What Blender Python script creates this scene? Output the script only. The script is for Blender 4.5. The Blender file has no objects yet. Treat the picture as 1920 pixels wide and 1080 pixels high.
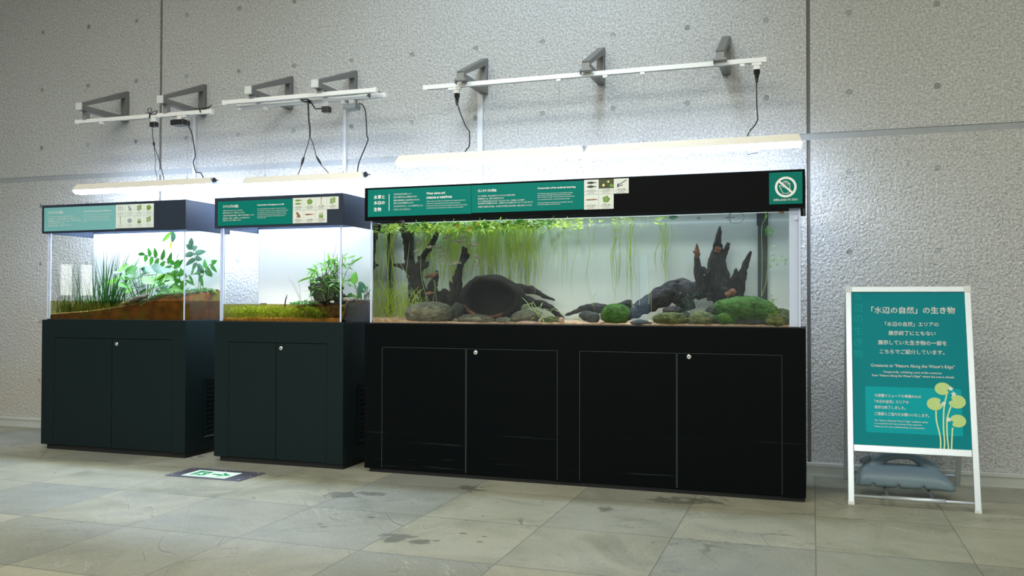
import bpy, bmesh, math, random
from mathutils import Vector, Matrix, noise as mnoise
R = math.radians
SC = bpy.context.scene
COL = SC.collection

# ------------------------------------------------------------------ camera, world, lights, exposure
CAM_F, CAM_D, CAM_H = 1656.75, 6.2905, 1.16          # focal length in pixels of the 1920 frame, distance to the wall, eye height
YAW, PITCH, ROLL = -.3269, .0157, .0022
FW = Vector((math.sin(YAW) * math.cos(PITCH), math.cos(YAW) * math.cos(PITCH), math.sin(PITCH)))
RT = Vector((math.cos(YAW), -math.sin(YAW), 0))
UP = RT.cross(FW)
RT, UP = RT * math.cos(ROLL) + UP * math.sin(ROLL), -RT * math.sin(ROLL) + UP * math.cos(ROLL)
EYE = Vector((0, -CAM_D, CAM_H))
cd = bpy.data.cameras.new('camera')
cd.sensor_width = 36
cd.lens = CAM_F / 1920 * 36
cam = bpy.data.objects.new('camera', cd)
COL.objects.link(cam)
cam.matrix_world = Matrix.Translation(EYE) @ Matrix((RT, UP, -FW)).transposed().to_4x4()
SC.camera = cam

W = bpy.data.worlds.new('hall_air')
W.use_nodes = True
SC.world = W
bg = W.node_tree.nodes['Background']
bg.inputs['Color'].default_value = (.90, 1.0, .84, 1)
bg.inputs['Strength'].default_value = .25

def area(name, loc, rot, sx, sy, power, col):
    l = bpy.data.lights.new(name, 'AREA')
    l.shape = 'RECTANGLE'; l.size = sx; l.size_y = sy; l.energy = power; l.color = col
    o = bpy.data.objects.new(name, l); COL.objects.link(o)
    o.location = loc; o.rotation_euler = rot
    return o
area('hall_ceiling_lamp', (-3.0, -4.4, 4.7), (0, 0, 0), 3.5, .8, 62, (1.0, .95, .76))
area('hall_ceiling_lamp', (-5.6, -4.2, 4.7), (0, 0, 0), 3, 1.2, 28, (.95, .97, 1.0))
area('hall_ceiling_lamp', (2.4, -3.2, 4.7), (0, 0, 0), 1.2, 1.2, 26, (1.0, .93, .75))
fl_ = area('front_fill_light', (-2.0, -9.5, 4.5), (R(61), 0, 0), 9, 1.2, 40, (.96, 1.0, .93)); fl_.data.spread = R(78)  # added unseen fill that brightens upright surfaces from the front
sp = bpy.data.lights.new('wall_fill_spot', 'SPOT'); sp.energy = 132; sp.color = (.70, .85, 1.0); sp.spot_size = R(78); sp.spot_blend = 1.0; sp.shadow_soft_size = .35  # added unseen spot, lifts the upper wall with cool light
so = bpy.data.objects.new('wall_fill_spot', sp); COL.objects.link(so); so.location = (-1.3, -2.6, 4.9)
so.rotation_euler = (Vector((-2.0, 0, 2.75)) - so.location).to_track_quat('-Z', 'Y').to_euler()
LAMP = 26.5        # emission of the aquarium lamps' diffusers

SC.view_settings.view_transform = 'Standard'
SC.view_settings.look = 'None'
SC.view_settings.gamma = 1
SC.view_settings.exposure = 1.25
SC.cycles.transparent_max_bounces = 32
SC.cycles.max_bounces = 10
SC.cycles.diffuse_bounces = 4
SC.cycles.glossy_bounces = 3
SC.cycles.sample_clamp_indirect = 6

# ------------------------------------------------------------------ helpers
def ray(u, v): return FW + RT * ((u - 960) / CAM_F) + UP * ((540 - v) / CAM_F)
def aty(u, v, Y):
    d = ray(u, v); return EYE + d * ((Y - EYE.y) / d.y)
def atx(u, v, X):
    d = ray(u, v); return EYE + d * ((X - EYE.x) / d.x)
def atz(u, v, Z=0.0):
    d = ray(u, v); return EYE + d * ((Z - EYE.z) / d.z)
def ppm(Y, u=960):                      # pixels per metre at depth Y
    return CAM_F / (aty(u, 540, Y) - EYE).dot(FW)

class NT:
    """short node-tree writer"""
    def __init__(s, name):
        s.m = bpy.data.materials.new(name); s.m.use_nodes = True
        s.t = s.m.node_tree; s.t.nodes.clear()
        s.out = s.t.nodes.new('ShaderNodeOutputMaterial')
        s._obj = None
    def n(s, typ, **k):
        nd = s.t.nodes.new('ShaderNode' + typ)
        for a, b in k.items(): setattr(nd, a, b)
        return nd
    def put(s, sock, val):
        if isinstance(val, bpy.types.NodeSocket): s.t.links.new(val, sock)
        elif isinstance(val, (tuple, list)) and len(val) == 3 and sock.type == 'RGBA': sock.default_value = (*val, 1)
        else: sock.default_value = val
    def obj(s):
        if s._obj is None: s._obj = s.n('TexCoord').outputs['Object']
        return s._obj
    def math(s, op, a, b=0.0, c=0.0):
        nd = s.n('Math', operation=op)
        s.put(nd.inputs[0], a); s.put(nd.inputs[1], b); s.put(nd.inputs[2], c)
        return nd.outputs[0]
    def xyz(s, v=None):
        nd = s.n('SeparateXYZ'); s.put(nd.inputs[0], v or s.obj()); return nd.outputs
    def vec(s, x, y, z):
        nd = s.n('CombineXYZ')
        for i, q in enumerate((x, y, z)): s.put(nd.inputs[i], q)
        return nd.outputs[0]
    def vmath(s, op, a, b):
        nd = s.n('VectorMath', operation=op); s.put(nd.inputs[0], a); s.put(nd.inputs[1], b); return nd.outputs[0]
    def noise(s, scale, detail=3, rough=.55, v=None, dist=0.0):
        nd = s.n('TexNoise'); s.put(nd.inputs['Vector'], v or s.obj())
        nd.inputs['Scale'].default_value = scale; nd.inputs['Detail'].default_value = detail
        nd.inputs['Roughness'].default_value = rough; nd.inputs['Distortion'].default_value = dist
        return nd.outputs[0]
    def voro(s, scale, feature='F1', v=None, out='Distance', rnd=1.0):
        nd = s.n('TexVoronoi', feature=feature); s.put(nd.inputs['Vector'], v or s.obj())
        nd.inputs['Scale'].default_value = scale; nd.inputs['Randomness'].default_value = rnd
        return nd.outputs[out]
    def ramp(s, f, stops):
        nd = s.n('ValToRGB'); s.put(nd.inputs[0], f); e = nd.color_ramp.elements
        while len(e) < len(stops): e.new(.5)
        for q, (p, c) in zip(e, stops):
            q.position = p; q.color = (*c, 1) if len(c) == 3 else c
        return nd.outputs[0]
    def rng(s, f, a, b, c=0.0, d=1.0):
        nd = s.n('MapRange'); s.put(nd.inputs[0], f)
        for i, q in enumerate((a, b, c, d)): nd.inputs[i + 1].default_value = q
        return nd.outputs[0]
    def mix(s, f, a, b, mode='MIX'):
        nd = s.n('Mix', data_type='RGBA', blend_type=mode)
        s.put(nd.inputs[0], f); s.put(nd.inputs[6], a); s.put(nd.inputs[7], b); return nd.outputs[2]
    def bump(s, h, strength=.5, dist=.01):
        nd = s.n('Bump'); s.put(nd.inputs['Height'], h); nd.inputs['Strength'].default_value = strength
        nd.inputs['Distance'].default_value = dist; return nd.outputs[0]
    def bsdf(s, col, rough=.5, metal=0.0, normal=None, spec=.5, emit=None, estr=0.0):
        nd = s.n('BsdfPrincipled'); i = nd.inputs
        s.put(i['Base Color'], col); s.put(i['Roughness'], rough); s.put(i['Metallic'], metal)
        i['Specular IOR Level'].default_value = spec
        if normal: s.put(i['Normal'], normal)
        if emit: s.put(i['Emission Color'], emit); i['Emission Strength'].default_value = estr
        return nd.outputs[0]
    def mixsh(s, f, a, b):
        nd = s.n('MixShader'); s.put(nd.inputs[0], f); s.put(nd.inputs[1], a); s.put(nd.inputs[2], b); return nd.outputs[0]
    def done(s, sh):
        s.t.links.new(sh, s.out.inputs['Surface']); return s.m

M = {}
def plain(key, col, rough=.5, metal=0.0, spec=.5, var=.12, scale=18.0, bump=0.0, bscale=None):
    n = NT(key)
    c = n.mix(n.noise(scale), tuple(q * (1 - var) for q in col), tuple(min(1, q * (1 + var)) for q in col))
    nm = n.bump(n.noise(bscale or scale * 3), bump, .004) if bump else None
    M[key] = n.done(n.bsdf(c, rough, metal, nm, spec)); return M[key]
def emis(key, col, st):
    n = NT(key); e = n.n('Emission'); e.inputs[0].default_value = (*col, 1); e.inputs[1].default_value = st
    M[key] = n.done(e.outputs[0]); return M[key]
def leafmat(key, c1, c2, scale=9.0, trans=.35, rough=.45):
    n = NT(key)
    c = n.mix(n.rng(n.noise(scale, 2), .3, .7), c1, c2)
    t = n.n('BsdfTranslucent'); n.put(t.inputs[0], c)
    M[key] = n.done(n.mixsh(trans, n.bsdf(c, rough, spec=.3), t.outputs[0])); return M[key]
def glassmat(key, tint, refl=1.0):
    n = NT(key)
    t = n.n('BsdfTransparent'); n.put(t.inputs[0], tint)
    g = n.n('BsdfGlossy'); g.inputs['Roughness'].default_value = 0.0
    f = n.n('Fresnel'); f.inputs[0].default_value = 1.45
    front = n.math('SUBTRACT', 1.0, n.n('NewGeometry').outputs['Backfacing'])
    M[key] = n.done(n.mixsh(n.math('MULTIPLY', n.math('MULTIPLY', f.outputs[0], refl), front), t.outputs[0], g.outputs[0])); return M[key]

ORG = {}
class MB:
    """collects geometry in world coordinates and links it as ONE mesh object"""
    def __init__(s): s.v = []; s.f = []; s.sm = []
    def add(s, vs, fs, smooth=False):
        k = len(s.v); s.v += [Vector(q) for q in vs]
        for f in fs: s.f.append([k + i for i in f]); s.sm.append(smooth)
        return s
    def box(s, x0, x1, y0, y1, z0, z1):
        v = [(x, y, z) for x in (x0, x1) for y in (y0, y1) for z in (z0, z1)]
        return s.add(v, [(0, 1, 3, 2), (4, 6, 7, 5), (0, 4, 5, 1), (2, 3, 7, 6), (0, 2, 6, 4), (1, 5, 7, 3)])
    def bar(s, a, b, w, h, up=(0, 0, 1)):
        a, b = Vector(a), Vector(b); d = (b - a).normalized(); sx = d.cross(Vector(up)).normalized(); sy = sx.cross(d)
        v = [p + sx * (w / 2 * i) + sy * (h / 2 * j) for p in (a, b) for i, j in ((-1, -1), (1, -1), (1, 1), (-1, 1))]
        return s.add(v, [(3, 2, 1, 0), (4, 5, 6, 7), (0, 1, 5, 4), (1, 2, 6, 5), (2, 3, 7, 6), (3, 0, 4, 7)])
    def tube(s, pts, r, n=8, rough=0.0, seed=0, cap=True):
        pts = [Vector(p) for p in pts]; m = len(pts)
        rr = r if isinstance(r, (list, tuple)) else [r] * m
        k = len(s.v); ref = None
        for i, p in enumerate(pts):
            d = (pts[min(i + 1, m - 1)] - pts[max(i - 1, 0)]).normalized()
            if ref is None: ref = Vector((0, 0, 1)) if abs(d.z) < .9 else Vector((1, 0, 0))
            a = d.cross(ref).normalized(); b = d.cross(a).normalized(); ref = a.cross(d)
            for j in range(n):
                t = 2 * math.pi * j / n; q = rr[i]
                if rough: q *= 1 + rough * mnoise.noise(Vector((math.cos(t) * 1.3, math.sin(t) * 1.3, i * .35 + seed * 7.7)))
                s.v.append(p + (a * math.cos(t) + b * math.sin(t)) * q)
        for i in range(m - 1):
            for j in range(n):
                j2 = (j + 1) % n
                s.f.append([k + i * n + j, k + i * n + j2, k + (i + 1) * n + j2, k + (i + 1) * n + j]); s.sm.append(True)
        if cap:
            s.f.append([k + j for j in range(n)]); s.sm.append(False)
            s.f.append([k + (m - 1) * n + j for j in reversed(range(n))]); s.sm.append(False)
        return s
    def curve(s, pts, r, n=8, sub=5, **k):
        pts = [Vector(p) for p in pts]; m = len(pts)
        rr = r if isinstance(r, (list, tuple)) else [r] * m
        o, ro = [], []
        for i in range(m - 1):
            p0, p1, p2, p3 = pts[max(i - 1, 0)], pts[i], pts[i + 1], pts[min(i + 2, m - 1)]
            for q in range(sub + (i == m - 2)):
                t = q / sub
                o.append(.5 * ((2 * p1) + (p2 - p0) * t + (2 * p0 - 5 * p1 + 4 * p2 - p3) * t * t + (3 * p1 - p0 - 3 * p2 + p3) * t ** 3))
                ro.append(rr[i] + (rr[i + 1] - rr[i]) * t)
        return s.tube(o, ro, n, **k)
    def blob(s, c, rad, sub=3, amp=.15, freq=1.6, seed=0, flat=None, rot=0.0, fine=0.0):
        bm = bmesh.new(); bmesh.ops.create_icosphere(bm, subdivisions=sub, radius=1)
        c = Vector(c); cr, sr = math.cos(rot), math.sin(rot); vs = []
        for v in bm.verts:
            p = v.co.copy()
            q = 1 + amp * mnoise.noise(p * freq + Vector((seed * 3.1, seed * 1.7, 5))) + amp * .4 * mnoise.noise(p * freq * 3 + Vector((seed, 0, 0)))
            if fine: q += fine * (mnoise.noise(p * 8 + Vector((seed, 1, 2))) + .7 * mnoise.noise(p * 19) + .5 * mnoise.noise(p * 37))
            p = Vector((p.x * rad[0], p.y * rad[1], p.z * rad[2])) * q
            p = Vector((p.x * cr - p.z * sr, p.y, p.x * sr + p.z * cr)) + c
            if flat is not None and p.z < flat: p.z = flat
            vs.append(p)
        s.add(vs, [[v.index for v in f.verts] for f in bm.faces], True); bm.free(); return s
    def prism(s, poly, mp, t):
        """polygon (a,b) mapped by mp(a,b,depth), thickness t"""
        n = len(poly)
        v = [mp(a, b, 0) for a, b in poly] + [mp(a, b, t) for a, b in poly]
        return s.add(v, [list(range(n)), list(range(2 * n - 1, n - 1, -1))] + [[i, n + i, n + (i + 1) % n, (i + 1) % n] for i in range(n)])
    def leaf(s, p, d, L, w, side=None, droop=.3, seg=5, fold=.15, pw=1.0):
        """lance leaf from p along d"""
        p = Vector(p); d = Vector(d).normalized()
        sd = Vector(side) if side else d.cross(Vector((0, 0, 1)))
        if sd.length < 1e-3: sd = Vector((1, 0, 0))
        sd = (sd - d * sd.dot(d)).normalized(); k = len(s.v); q = p.copy()
        for i in range(seg + 1):
            t = i / seg
            ww = w * .5 * (math.sin(math.pi * min(1, t ** pw * .97 + .03)) ** .8)
            nr = sd.cross(d)
            s.v += [q - sd * ww + nr * ww * fold * 2, q.copy(), q + sd * ww + nr * ww * fold * 2]
            d = (d + Vector((0, 0, -droop / seg))).normalized(); sd = (sd - d * sd.dot(d)).normalized()
            q = q + d * (L / seg)
        for i in range(seg):
            for j in (0, 1):
                a = k + i * 3 + j
                s.f.append([a, a + 1, a + 4, a + 3]); s.sm.append(True)
        return s
    def disc_leaf(s, c, nrm, r, n=12, notch=True, cup=.12):
        nrm = Vector(nrm).normalized(); a = nrm.orthogonal().normalized(); b = nrm.cross(a); c = Vector(c); k = len(s.v)
        s.v.append(c)
        for j in range(n + 1):
            t = 2 * math.pi * (j + .15) / (n + .3) if notch else 2 * math.pi * j / n
            q = r * (1 + .07 * math.sin(5 * t))
            s.v.append(c + (a * math.cos(t) + b * math.sin(t)) * q + nrm * (cup * r * (1 + .5 * math.sin(3 * t))))
        for j in range(n): s.f.append([k, k + 1 + j, k + 2 + j]); s.sm.append(True)
        return s
    def text(s, body, mp, width, height=None, bold=0.012, z=0.0):
        """lettering scaled to `width` (and `height` when given), its lower left corner at (0,0) of mp(a,b,depth)"""
        cu = bpy.data.curves.new('lettering', 'FONT'); cu.body = body; cu.resolution_u = 2
        ob = bpy.data.objects.new('lettering', cu); COL.objects.link(ob)
        dg = bpy.context.evaluated_depsgraph_get(); dg.update()
        me = bpy.data.meshes.new_from_object(ob.evaluated_get(dg))
        xs = [v.co.x for v in me.vertices]; ys = [v.co.y for v in me.vertices]
        if xs:
            x0, x1, y0, y1 = min(xs), max(xs), min(ys), max(ys); k = width / max(1e-6, x1 - x0)
            ky = height / max(1e-6, y1 - y0) if height else k
            sh = [(0, 0)] + ([(bold, 0), (-bold, 0), (0, bold), (0, -bold)] if bold > 0 else [])
            for i, (p, q) in enumerate(sh):
                s.add([mp((v.co.x - x0 + p) * k, (v.co.y - y0 + q) * ky, z + i * 4e-5) for v in me.vertices], [list(f.vertices) for f in me.polygons])
        bpy.data.objects.remove(ob); bpy.data.curves.remove(cu); bpy.data.meshes.remove(me)
        return s
    def build(s, name, mat, parent=None, org=None, bevel=0.0, label=None, mats=None):
        if parent is not None: org = ORG[parent.name]
        elif org is None:
            org = Vector((sum(q.x for q in s.v) / len(s.v), sum(q.y for q in s.v) / len(s.v), min(q.z for q in s.v)))
        org = Vector(org)
        me = bpy.data.meshes.new(name); me.from_pydata([q - org for q in s.v], [], s.f)
        me.polygons.foreach_set('use_smooth', s.sm)
        if bevel:
            bm = bmesh.new(); bm.from_mesh(me)
            bmesh.ops.recalc_face_normals(bm, faces=bm.faces)
            es = [e for e in bm.edges if len(e.link_faces) == 2 and e.calc_face_angle(0) > .6]
            bmesh.ops.bevel(bm, geom=es, offset=bevel, segments=2, affect='EDGES', profile=.5, clamp_overlap=True)
            bm.to_mesh(me); bm.free()
        me.materials.append(M[mat] if isinstance(mat, str) else mat)
        o = bpy.data.objects.new(name, me); COL.objects.link(o)
        if parent is not None: o.parent = parent
        else: o.location = org
        ORG[o.name] = org
        if label: o['label'] = label
        return o

def tag(o, label, cat, group=None, kind=None):
    o['label'] = label; o['category'] = cat
    if group: o['group'] = group
    if kind: o['kind'] = kind
    return o
def thing(name, label, cat, loc, group=None):
    o = bpy.data.objects.new(name, None); COL.objects.link(o); o.location = loc; o.empty_display_size = .05
    ORG[o.name] = Vector(loc)
    return tag(o, label, cat, group)
def struct(o): o['kind'] = 'structure'; return o
def XZ(x, z, y):        # plane facing the viewer at depth y, lower left corner (x, z)
    return lambda a, b, d: (x + a, y - d, z + b)

# ------------------------------------------------------------------ materials
def mat_wall():
    n = NT('bush_hammered_concrete'); x, y, z = n.xyz()
    big = n.noise(1.3, 4); mid = n.noise(9, 4, .6); fine = n.noise(62, 3, .65)
    c = n.mix(big, (.47, .478, .478), (.56, .567, .567))
    c = n.mix(n.rng(n.noise(85, 2, .5), .40, .60, .55, 0), c, (.27, .272, .27))
    c = n.mix(n.math('MULTIPLY', n.rng(fine, .45, .68), .75), c, (.72, .72, .71))
    warp = n.vmath('ADD', n.obj(), n.vec(n.math('MULTIPLY', n.noise(30), .018), 0.0, n.math('MULTIPLY', n.noise(33), .018)))
    sp = n.voro(52, v=warp)
    spm = n.math('MULTIPLY', n.math('LESS_THAN', sp, .22), n.math('GREATER_THAN', n.noise(11, 2), .52))
    low = n.rng(z, 2.28, 2.2, .35, 1)
    c = n.mix(n.math('MULTIPLY', n.math('MULTIPLY', spm, .62), low), c, (.17, .17, .16))
    sp2 = n.voro(40, v=n.vmath('ADD', warp, (7.3, 2.1, 4.4)))
    c = n.mix(n.math('MULTIPLY', n.math('LESS_THAN', sp2, .11), .38), c, (.74, .74, .73))
    # formwork tie plugs on a regular grid
    S, HX, HZ = .5347, -1.8966, 3.0999
    gx = n.math('SUBTRACT', n.math('PINGPONG', n.math('SUBTRACT', x, HX), S / 2), 0.0)
    gz = n.math('PINGPONG', n.math('SUBTRACT', z, HZ), S / 2)
    d = n.math('SQRT', n.math('ADD', n.math('MULTIPLY', gx, gx), n.math('MULTIPLY', gz, gz)))
    d = n.math('ADD', d, n.math('MULTIPLY', n.math('SUBTRACT', n.noise(45), .5), .016))
    plug = n.rng(d, .017, .0205, 1, 0)
    c = n.mix(n.math('MULTIPLY', plug, n.rng(n.noise(2.2, 1), .3, .65, .25, .8)), c, (.17, .18, .17))
    # warm ambient light tinted into the concrete low down, strongest on the left
    c = n.mix(n.math('MULTIPLY', n.rng(z, .3, 1.9, 1, 0), n.math('MULTIPLY', n.rng(x, -5, -1, .75, .12), n.rng(n.noise(.9, 3), .35, .65, .3, 1))), c, (.52, .45, .34))
    h = n.math('ADD', n.math('MULTIPLY', mid, .5), n.math('ADD', n.math('MULTIPLY', n.noise(48, 3, .6), 1.5), n.math('MULTIPLY', spm, -.35)))
    h = n.math('SUBTRACT', h, n.math('MULTIPLY', plug, .5))
    M['wall'] = n.done(n.bsdf(c, .9, 0, n.bump(h, .74, .018), .3))
def mat_floor():
    n = NT('slate_tiles'); x, y, z = n.xyz()
    PX, PY = .672, .705
    tx = n.math('DIVIDE', n.math('SUBTRACT', x, .015), PX); ty = n.math('DIVIDE', n.math('ADD', y, 1.192), PY)
    cell = n.vec(n.math('FLOOR', tx), n.math('FLOOR', ty), 0.0)
    wn = n.n('TexWhiteNoise', noise_dimensions='2D'); n.put(wn.inputs['Vector'], cell); rv = wn.outputs['Value']
    sh = n.vmath('ADD', n.obj(), n.vmath('MULTIPLY', cell, (3.7, 9.1, 0)))
    strata = n.noise(1.6, 5, .62, v=sh, dist=.8)
    c = n.ramp(strata, [(.25, (.12, .125, .095)), (.43, (.225, .225, .165)), (.56, (.30, .295, .225)), (.75, (.19, .20, .17))])
    c = n.mix(n.math('MULTIPLY', n.rng(rv, 0, 1, 0, .45), 1.0), c, (.34, .335, .26))
    c = n.mix(n.rng(n.math('FRACT', n.math('MULTIPLY', rv, 7.3)), .5, .9, 0, .55), c, (.17, .19, .19))
    c = n.mix(n.rng(n.noise(60, 3), .4, .75, 0, .22), c, (.50, .49, .42))
    # cleft ridges of the slate, stretched along one diagonal
    st = n.vmath('MULTIPLY', sh, (1.0, 1.0, 1.0))
    rot = n.n('VectorRotate', rotation_type='Z_AXIS'); n.put(rot.inputs['Vector'], st); rot.inputs['Angle'].default_value = .9
    stv = n.vmath('MULTIPLY', rot.outputs[0], (.45, 2.4, 1))
    cleft = n.math('ABSOLUTE', n.math('SUBTRACT', n.noise(1.1, 2, .45, v=stv, dist=.15), .5))
    line = n.math('MULTIPLY', n.rng(cleft, .0, .006, 1, 0), n.rng(n.noise(1.1, 2, v=sh), .54, .60))
    c = n.mix(n.math('MULTIPLY', line, .8), c, (.13, .135, .115))
    line2 = n.math('MULTIPLY', n.rng(cleft, .008, .013, 1, 0), n.rng(n.noise(1.1, 2, v=sh), .56, .62))
    c = n.mix(n.math('MULTIPLY', n.math('SUBTRACT', line2, line), .12), c, (.6, .59, .52))
    rot2 = n.n('VectorRotate', rotation_type='Z_AXIS'); n.put(rot2.inputs['Vector'], n.vmath('ADD', sh, (5.3, 2.2, 0))); rot2.inputs['Angle'].default_value = -.5
    v2 = n.vmath('MULTIPLY', rot2.outputs[0], (.9, 3.2, 1))
    cr = n.math('ABSOLUTE', n.math('SUBTRACT', n.noise(1.0, 6, .62, v=v2, dist=.3), .5))
    crk = n.math('MULTIPLY', n.rng(cr, 0, .006, 1, 0), n.rng(n.noise(1.4, 2, v=n.vmath('ADD', sh, (9, 4, 1))), .50, .58))
    c = n.mix(n.math('MULTIPLY', crk, .7), c, (.10, .10, .085))
    lv = n.math('MULTIPLY', n.rng(n.math('ABSOLUTE', n.math('SUBTRACT', n.noise(2.3, 5, .6, v=stv), .55)), 0, .004, 1, 0), n.rng(n.noise(1.2, 2, v=n.vmath('ADD', sh, (2, 7, 1))), .56, .62))
    c = n.mix(n.math('MULTIPLY', lv, .55), c, (.62, .61, .54))
    # dark wet stains and spots, each with its own place
    jit = n.noise(13, 5, .7)
    stain = None
    spots = [atz(740, 1012), atz(748, 1006), atz(790, 1016), atz(640, 928), atz(700, 926), atz(600, 982), atz(607, 988), atz(868, 1000), atz(908, 1006),
             atz(900, 1016), atz(696, 970), atz(630, 964), atz(1045, 905), atz(880, 915), atz(1260, 938), atz(1310, 940), atz(1140, 955)]
    rad = [.055, .06, .05, .09, .06, .016, .018, .018, .014, .016, .02, .012, .05, .07, .10, .08, .05]
    for p, q in zip(spots, rad):
        dx = n.math('MULTIPLY', n.math('SUBTRACT', x, p.x), .75); dy = n.math('SUBTRACT', y, p.y)
        dd = n.math('SQRT', n.math('ADD', n.math('MULTIPLY', dx, dx), n.math('MULTIPLY', dy, dy)))
        dd = n.math('ADD', n.math('DIVIDE', dd, q), n.math('MULTIPLY', n.math('SUBTRACT', jit, .5), 4.6 if q > .03 else .8))
        k = n.rng(dd, .75, 1.0, 1, 0)
        stain = k if stain is None else n.math('MAXIMUM', stain, k)
    c = n.mix(n.math('MULTIPLY', stain, .72), c, (.085, .09, .07))
    dots = n.math('MULTIPLY', n.math('LESS_THAN', n.voro(5.5), .055), n.math('GREATER_THAN', n.noise(1.7, 1), .52))
    c = n.mix(n.math('MULTIPLY', dots, .7), c, (.09, .09, .075))
    fx = n.math('PINGPONG', n.math('SUBTRACT', x, .015), PX / 2); fy = n.math('PINGPONG', n.math('ADD', y, 1.192), PY / 2)
    j = n.math('MAXIMUM', n.rng(fx, .0012, .0036, 1, 0), n.rng(fy, .0018, .0055, 1, 0))
    c = n.mix(n.math('MULTIPLY', j, .62), c, (.06, .06, .05))
    h = n.math('SUBTRACT', n.math('ADD', n.math('MULTIPLY', strata, .6), n.math('MULTIPLY', n.noise(24, 4), .15)), n.math('ADD', n.math('MULTIPLY', line, .03), n.math('MULTIPLY', j, .2)))
    M['floor'] = n.done(n.bsdf(c, n.rng(n.noise(3, 3), .3, .7, .38, .62), 0, n.bump(h, .35, .01), .4))
def mat_laminate(key, col, scuff, spec=.15):
    n = NT(key)
    c = n.mix(n.noise(140, 2), tuple(q * .75 for q in col), tuple(q * 1.25 for q in col))
    if scuff:
        x, y, z = n.xyz()
        v = n.vmath('MULTIPLY', n.obj(), (.8, 1, 26))
        s = n.math('MULTIPLY', n.rng(n.noise(2.1, 3, v=v), .66, .72), n.rng(z, .42, .2, 0, 1))
        c = n.mix(n.math('MULTIPLY', s, scuff), c, (.05, .075, .07))
    M[key] = n.done(n.bsdf(c, .5, 0, n.bump(n.noise(160, 2), .12, .002), spec))
mat_wall(); mat_floor()
mat_laminate('laminate', (.0060, .0140, .0152), 0)
mat_laminate('laminate_scuffed', (.0006, .0019, .0024), .28, .08)
mat_laminate('laminate_hood', (.026, .036, .058), 0)
mat_laminate('laminate_hood_black', (.0025, .003, .0033), 0, .06)
plain('worn_edge', (.07, .10, .095), .6)
plain('door_gap', (.003, .004, .004), .8)
plain('joint_sealant', (.33, .35, .37), .8, bump=.2)
plain('joint_dark', (.16, .155, .15), .9, bump=.3)
plain('kerb', (.50, .51, .48), .75, bump=.3, scale=7)
plain('kerb_top', (.62, .56, .47), .7, bump=.1)
plain('galvanised', (.32, .33, .34), .45, .55, var=.08)
plain('bracket_paint', (.20, .202, .20), .5, .2)
plain('bracket_cap', (.62, .64, .64), .5)
plain('aluminium', (.56, .60, .63), .38, .6, var=.05)
plain('rail_white', (.80, .80, .80), .45, var=.03)
plain('lamp_cover', (.90, .85, .75), .4, var=.02)
plain('lamp_cap', (.62, .65, .70), .5, var=.04)
plain('black_plastic', (.012, .012, .013), .4)
plain('grey_plastic', (.20, .22, .23), .45)
plain('cable_black', (.008, .008, .009), .5)
plain('trunking', (.60, .62, .65), .5, var=.03)
plain('wire', (.35, .36, .38), .4, .6)
plain('lock_metal', (.75, .76, .74), .3, .8)
plain('teal_print', (.0, .178, .145), .55, spec=.12, var=.03, scale=3)
plain('teal_poster', (.0, .215, .25), .55, spec=.12, var=.03, scale=3)
plain('teal_poster_light', (.0, .34, .39), .55, spec=.12, var=.03, scale=3)
plain('teal_poster_ghost', (.004, .33, .31), .55, spec=.12, var=.03)
plain('teal_glare', (.20, .50, .52), .3, var=.06, scale=5)  # glare on the panel is painted in as a paler teal
plain('print_white', (.86, .88, .86), .5, var=.02)
plain('print_grey', (.22, .22, .21), .5, var=.02)
plain('print_line', (.20, .45, .40), .5, var=.02)
plain('card', (.72, .74, .68), .45, var=.03)
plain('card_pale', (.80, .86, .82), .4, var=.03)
plain('ink_dark', (.035, .03, .028), .6)
plain('ink_green', (.16, .30, .04), .6, var=.4, scale=120)
plain('ink_brown', (.28, .10, .04), .6, var=.3, scale=90)
plain('ink_pond', (.055, .06, .015), .6, var=.8, scale=140)
plain('ink_yellow', (.75, .70, .25), .6)
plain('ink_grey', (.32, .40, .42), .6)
plain('lily_green', (.47, .64, .22), .5, var=.04)
plain('lily_vein', (.62, .75, .38), .5, var=.03)
plain('weight_grey', (.20, .275, .33), .42, var=.05, scale=6)
plain('weight_cap', (.18, .235, .28), .5)
plain('backboard', (.86, .88, .92), .6, var=.02)
plain('backboard_pool', (.74, .78, .80), .6, var=.06, scale=2)
plain('seam', (.62, .67, .86), .35, var=.03)  # lamp light piped along the glass edges is put into this bluish white
leafmat('root_green', (.05, .08, .03), (.14, .19, .08), 14, .1)
plain('filter_black', (.02, .024, .026), .5)
plain('exit_plate', (.085, .085, .12), .45, var=.15, scale=8)
plain('cream_wall', (.62, .60, .54), .8)
emis('diffuser', (.66, .79, 1.0), LAMP)
emis('diffuser_bright', (.66, .79, 1.0), LAMP * 2.35)
emis('exit_lit', (.80, 1.0, .90), .42)
plain('exit_green', (.0, .36, .16), .4, var=.05)
emis('window_glow', (.93, 1.0, .93), 6.0)
emis('window_dim', (.90, 1.0, .97), .20)
emis('window_blue', (.40, .68, 1.0), .62)
glassmat('glass', (.985, .993, .99), .85)
leafmat('leaf_rush', (.02, .10, .02), (.045, .18, .04), 12, .3)
leafmat('leaf_olive', (.06, .085, .01), (.16, .17, .02), 12, .3)
leafmat('leaf_bright', (0.09, 0.3, 0.015), (0.19, 0.45, 0.05), 8, .4)
leafmat('leaf_mid', (0.04, 0.19, 0.022), (0.1, 0.31, 0.045), 10, .35)
leafmat('leaf_blue', (0.05, 0.16, 0.085), (0.11, 0.27, 0.16), 10, .35)
leafmat('leaf_fern', (.03, .20, .02), (.07, .30, .04), 12, .35)
leafmat('leaf_weed', (.26, .36, .02), (.46, .55, .05), 14, .4)
leafmat('leaf_float', (.26, .44, .02), (.66, .78, .12), 22, .45)
leafmat('strand', (.40, .52, .03), (.62, .72, .10), 6, .4)
leafmat('strand_pale', (.50, .62, .22), (.62, .72, .36), 6, .4)
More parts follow.
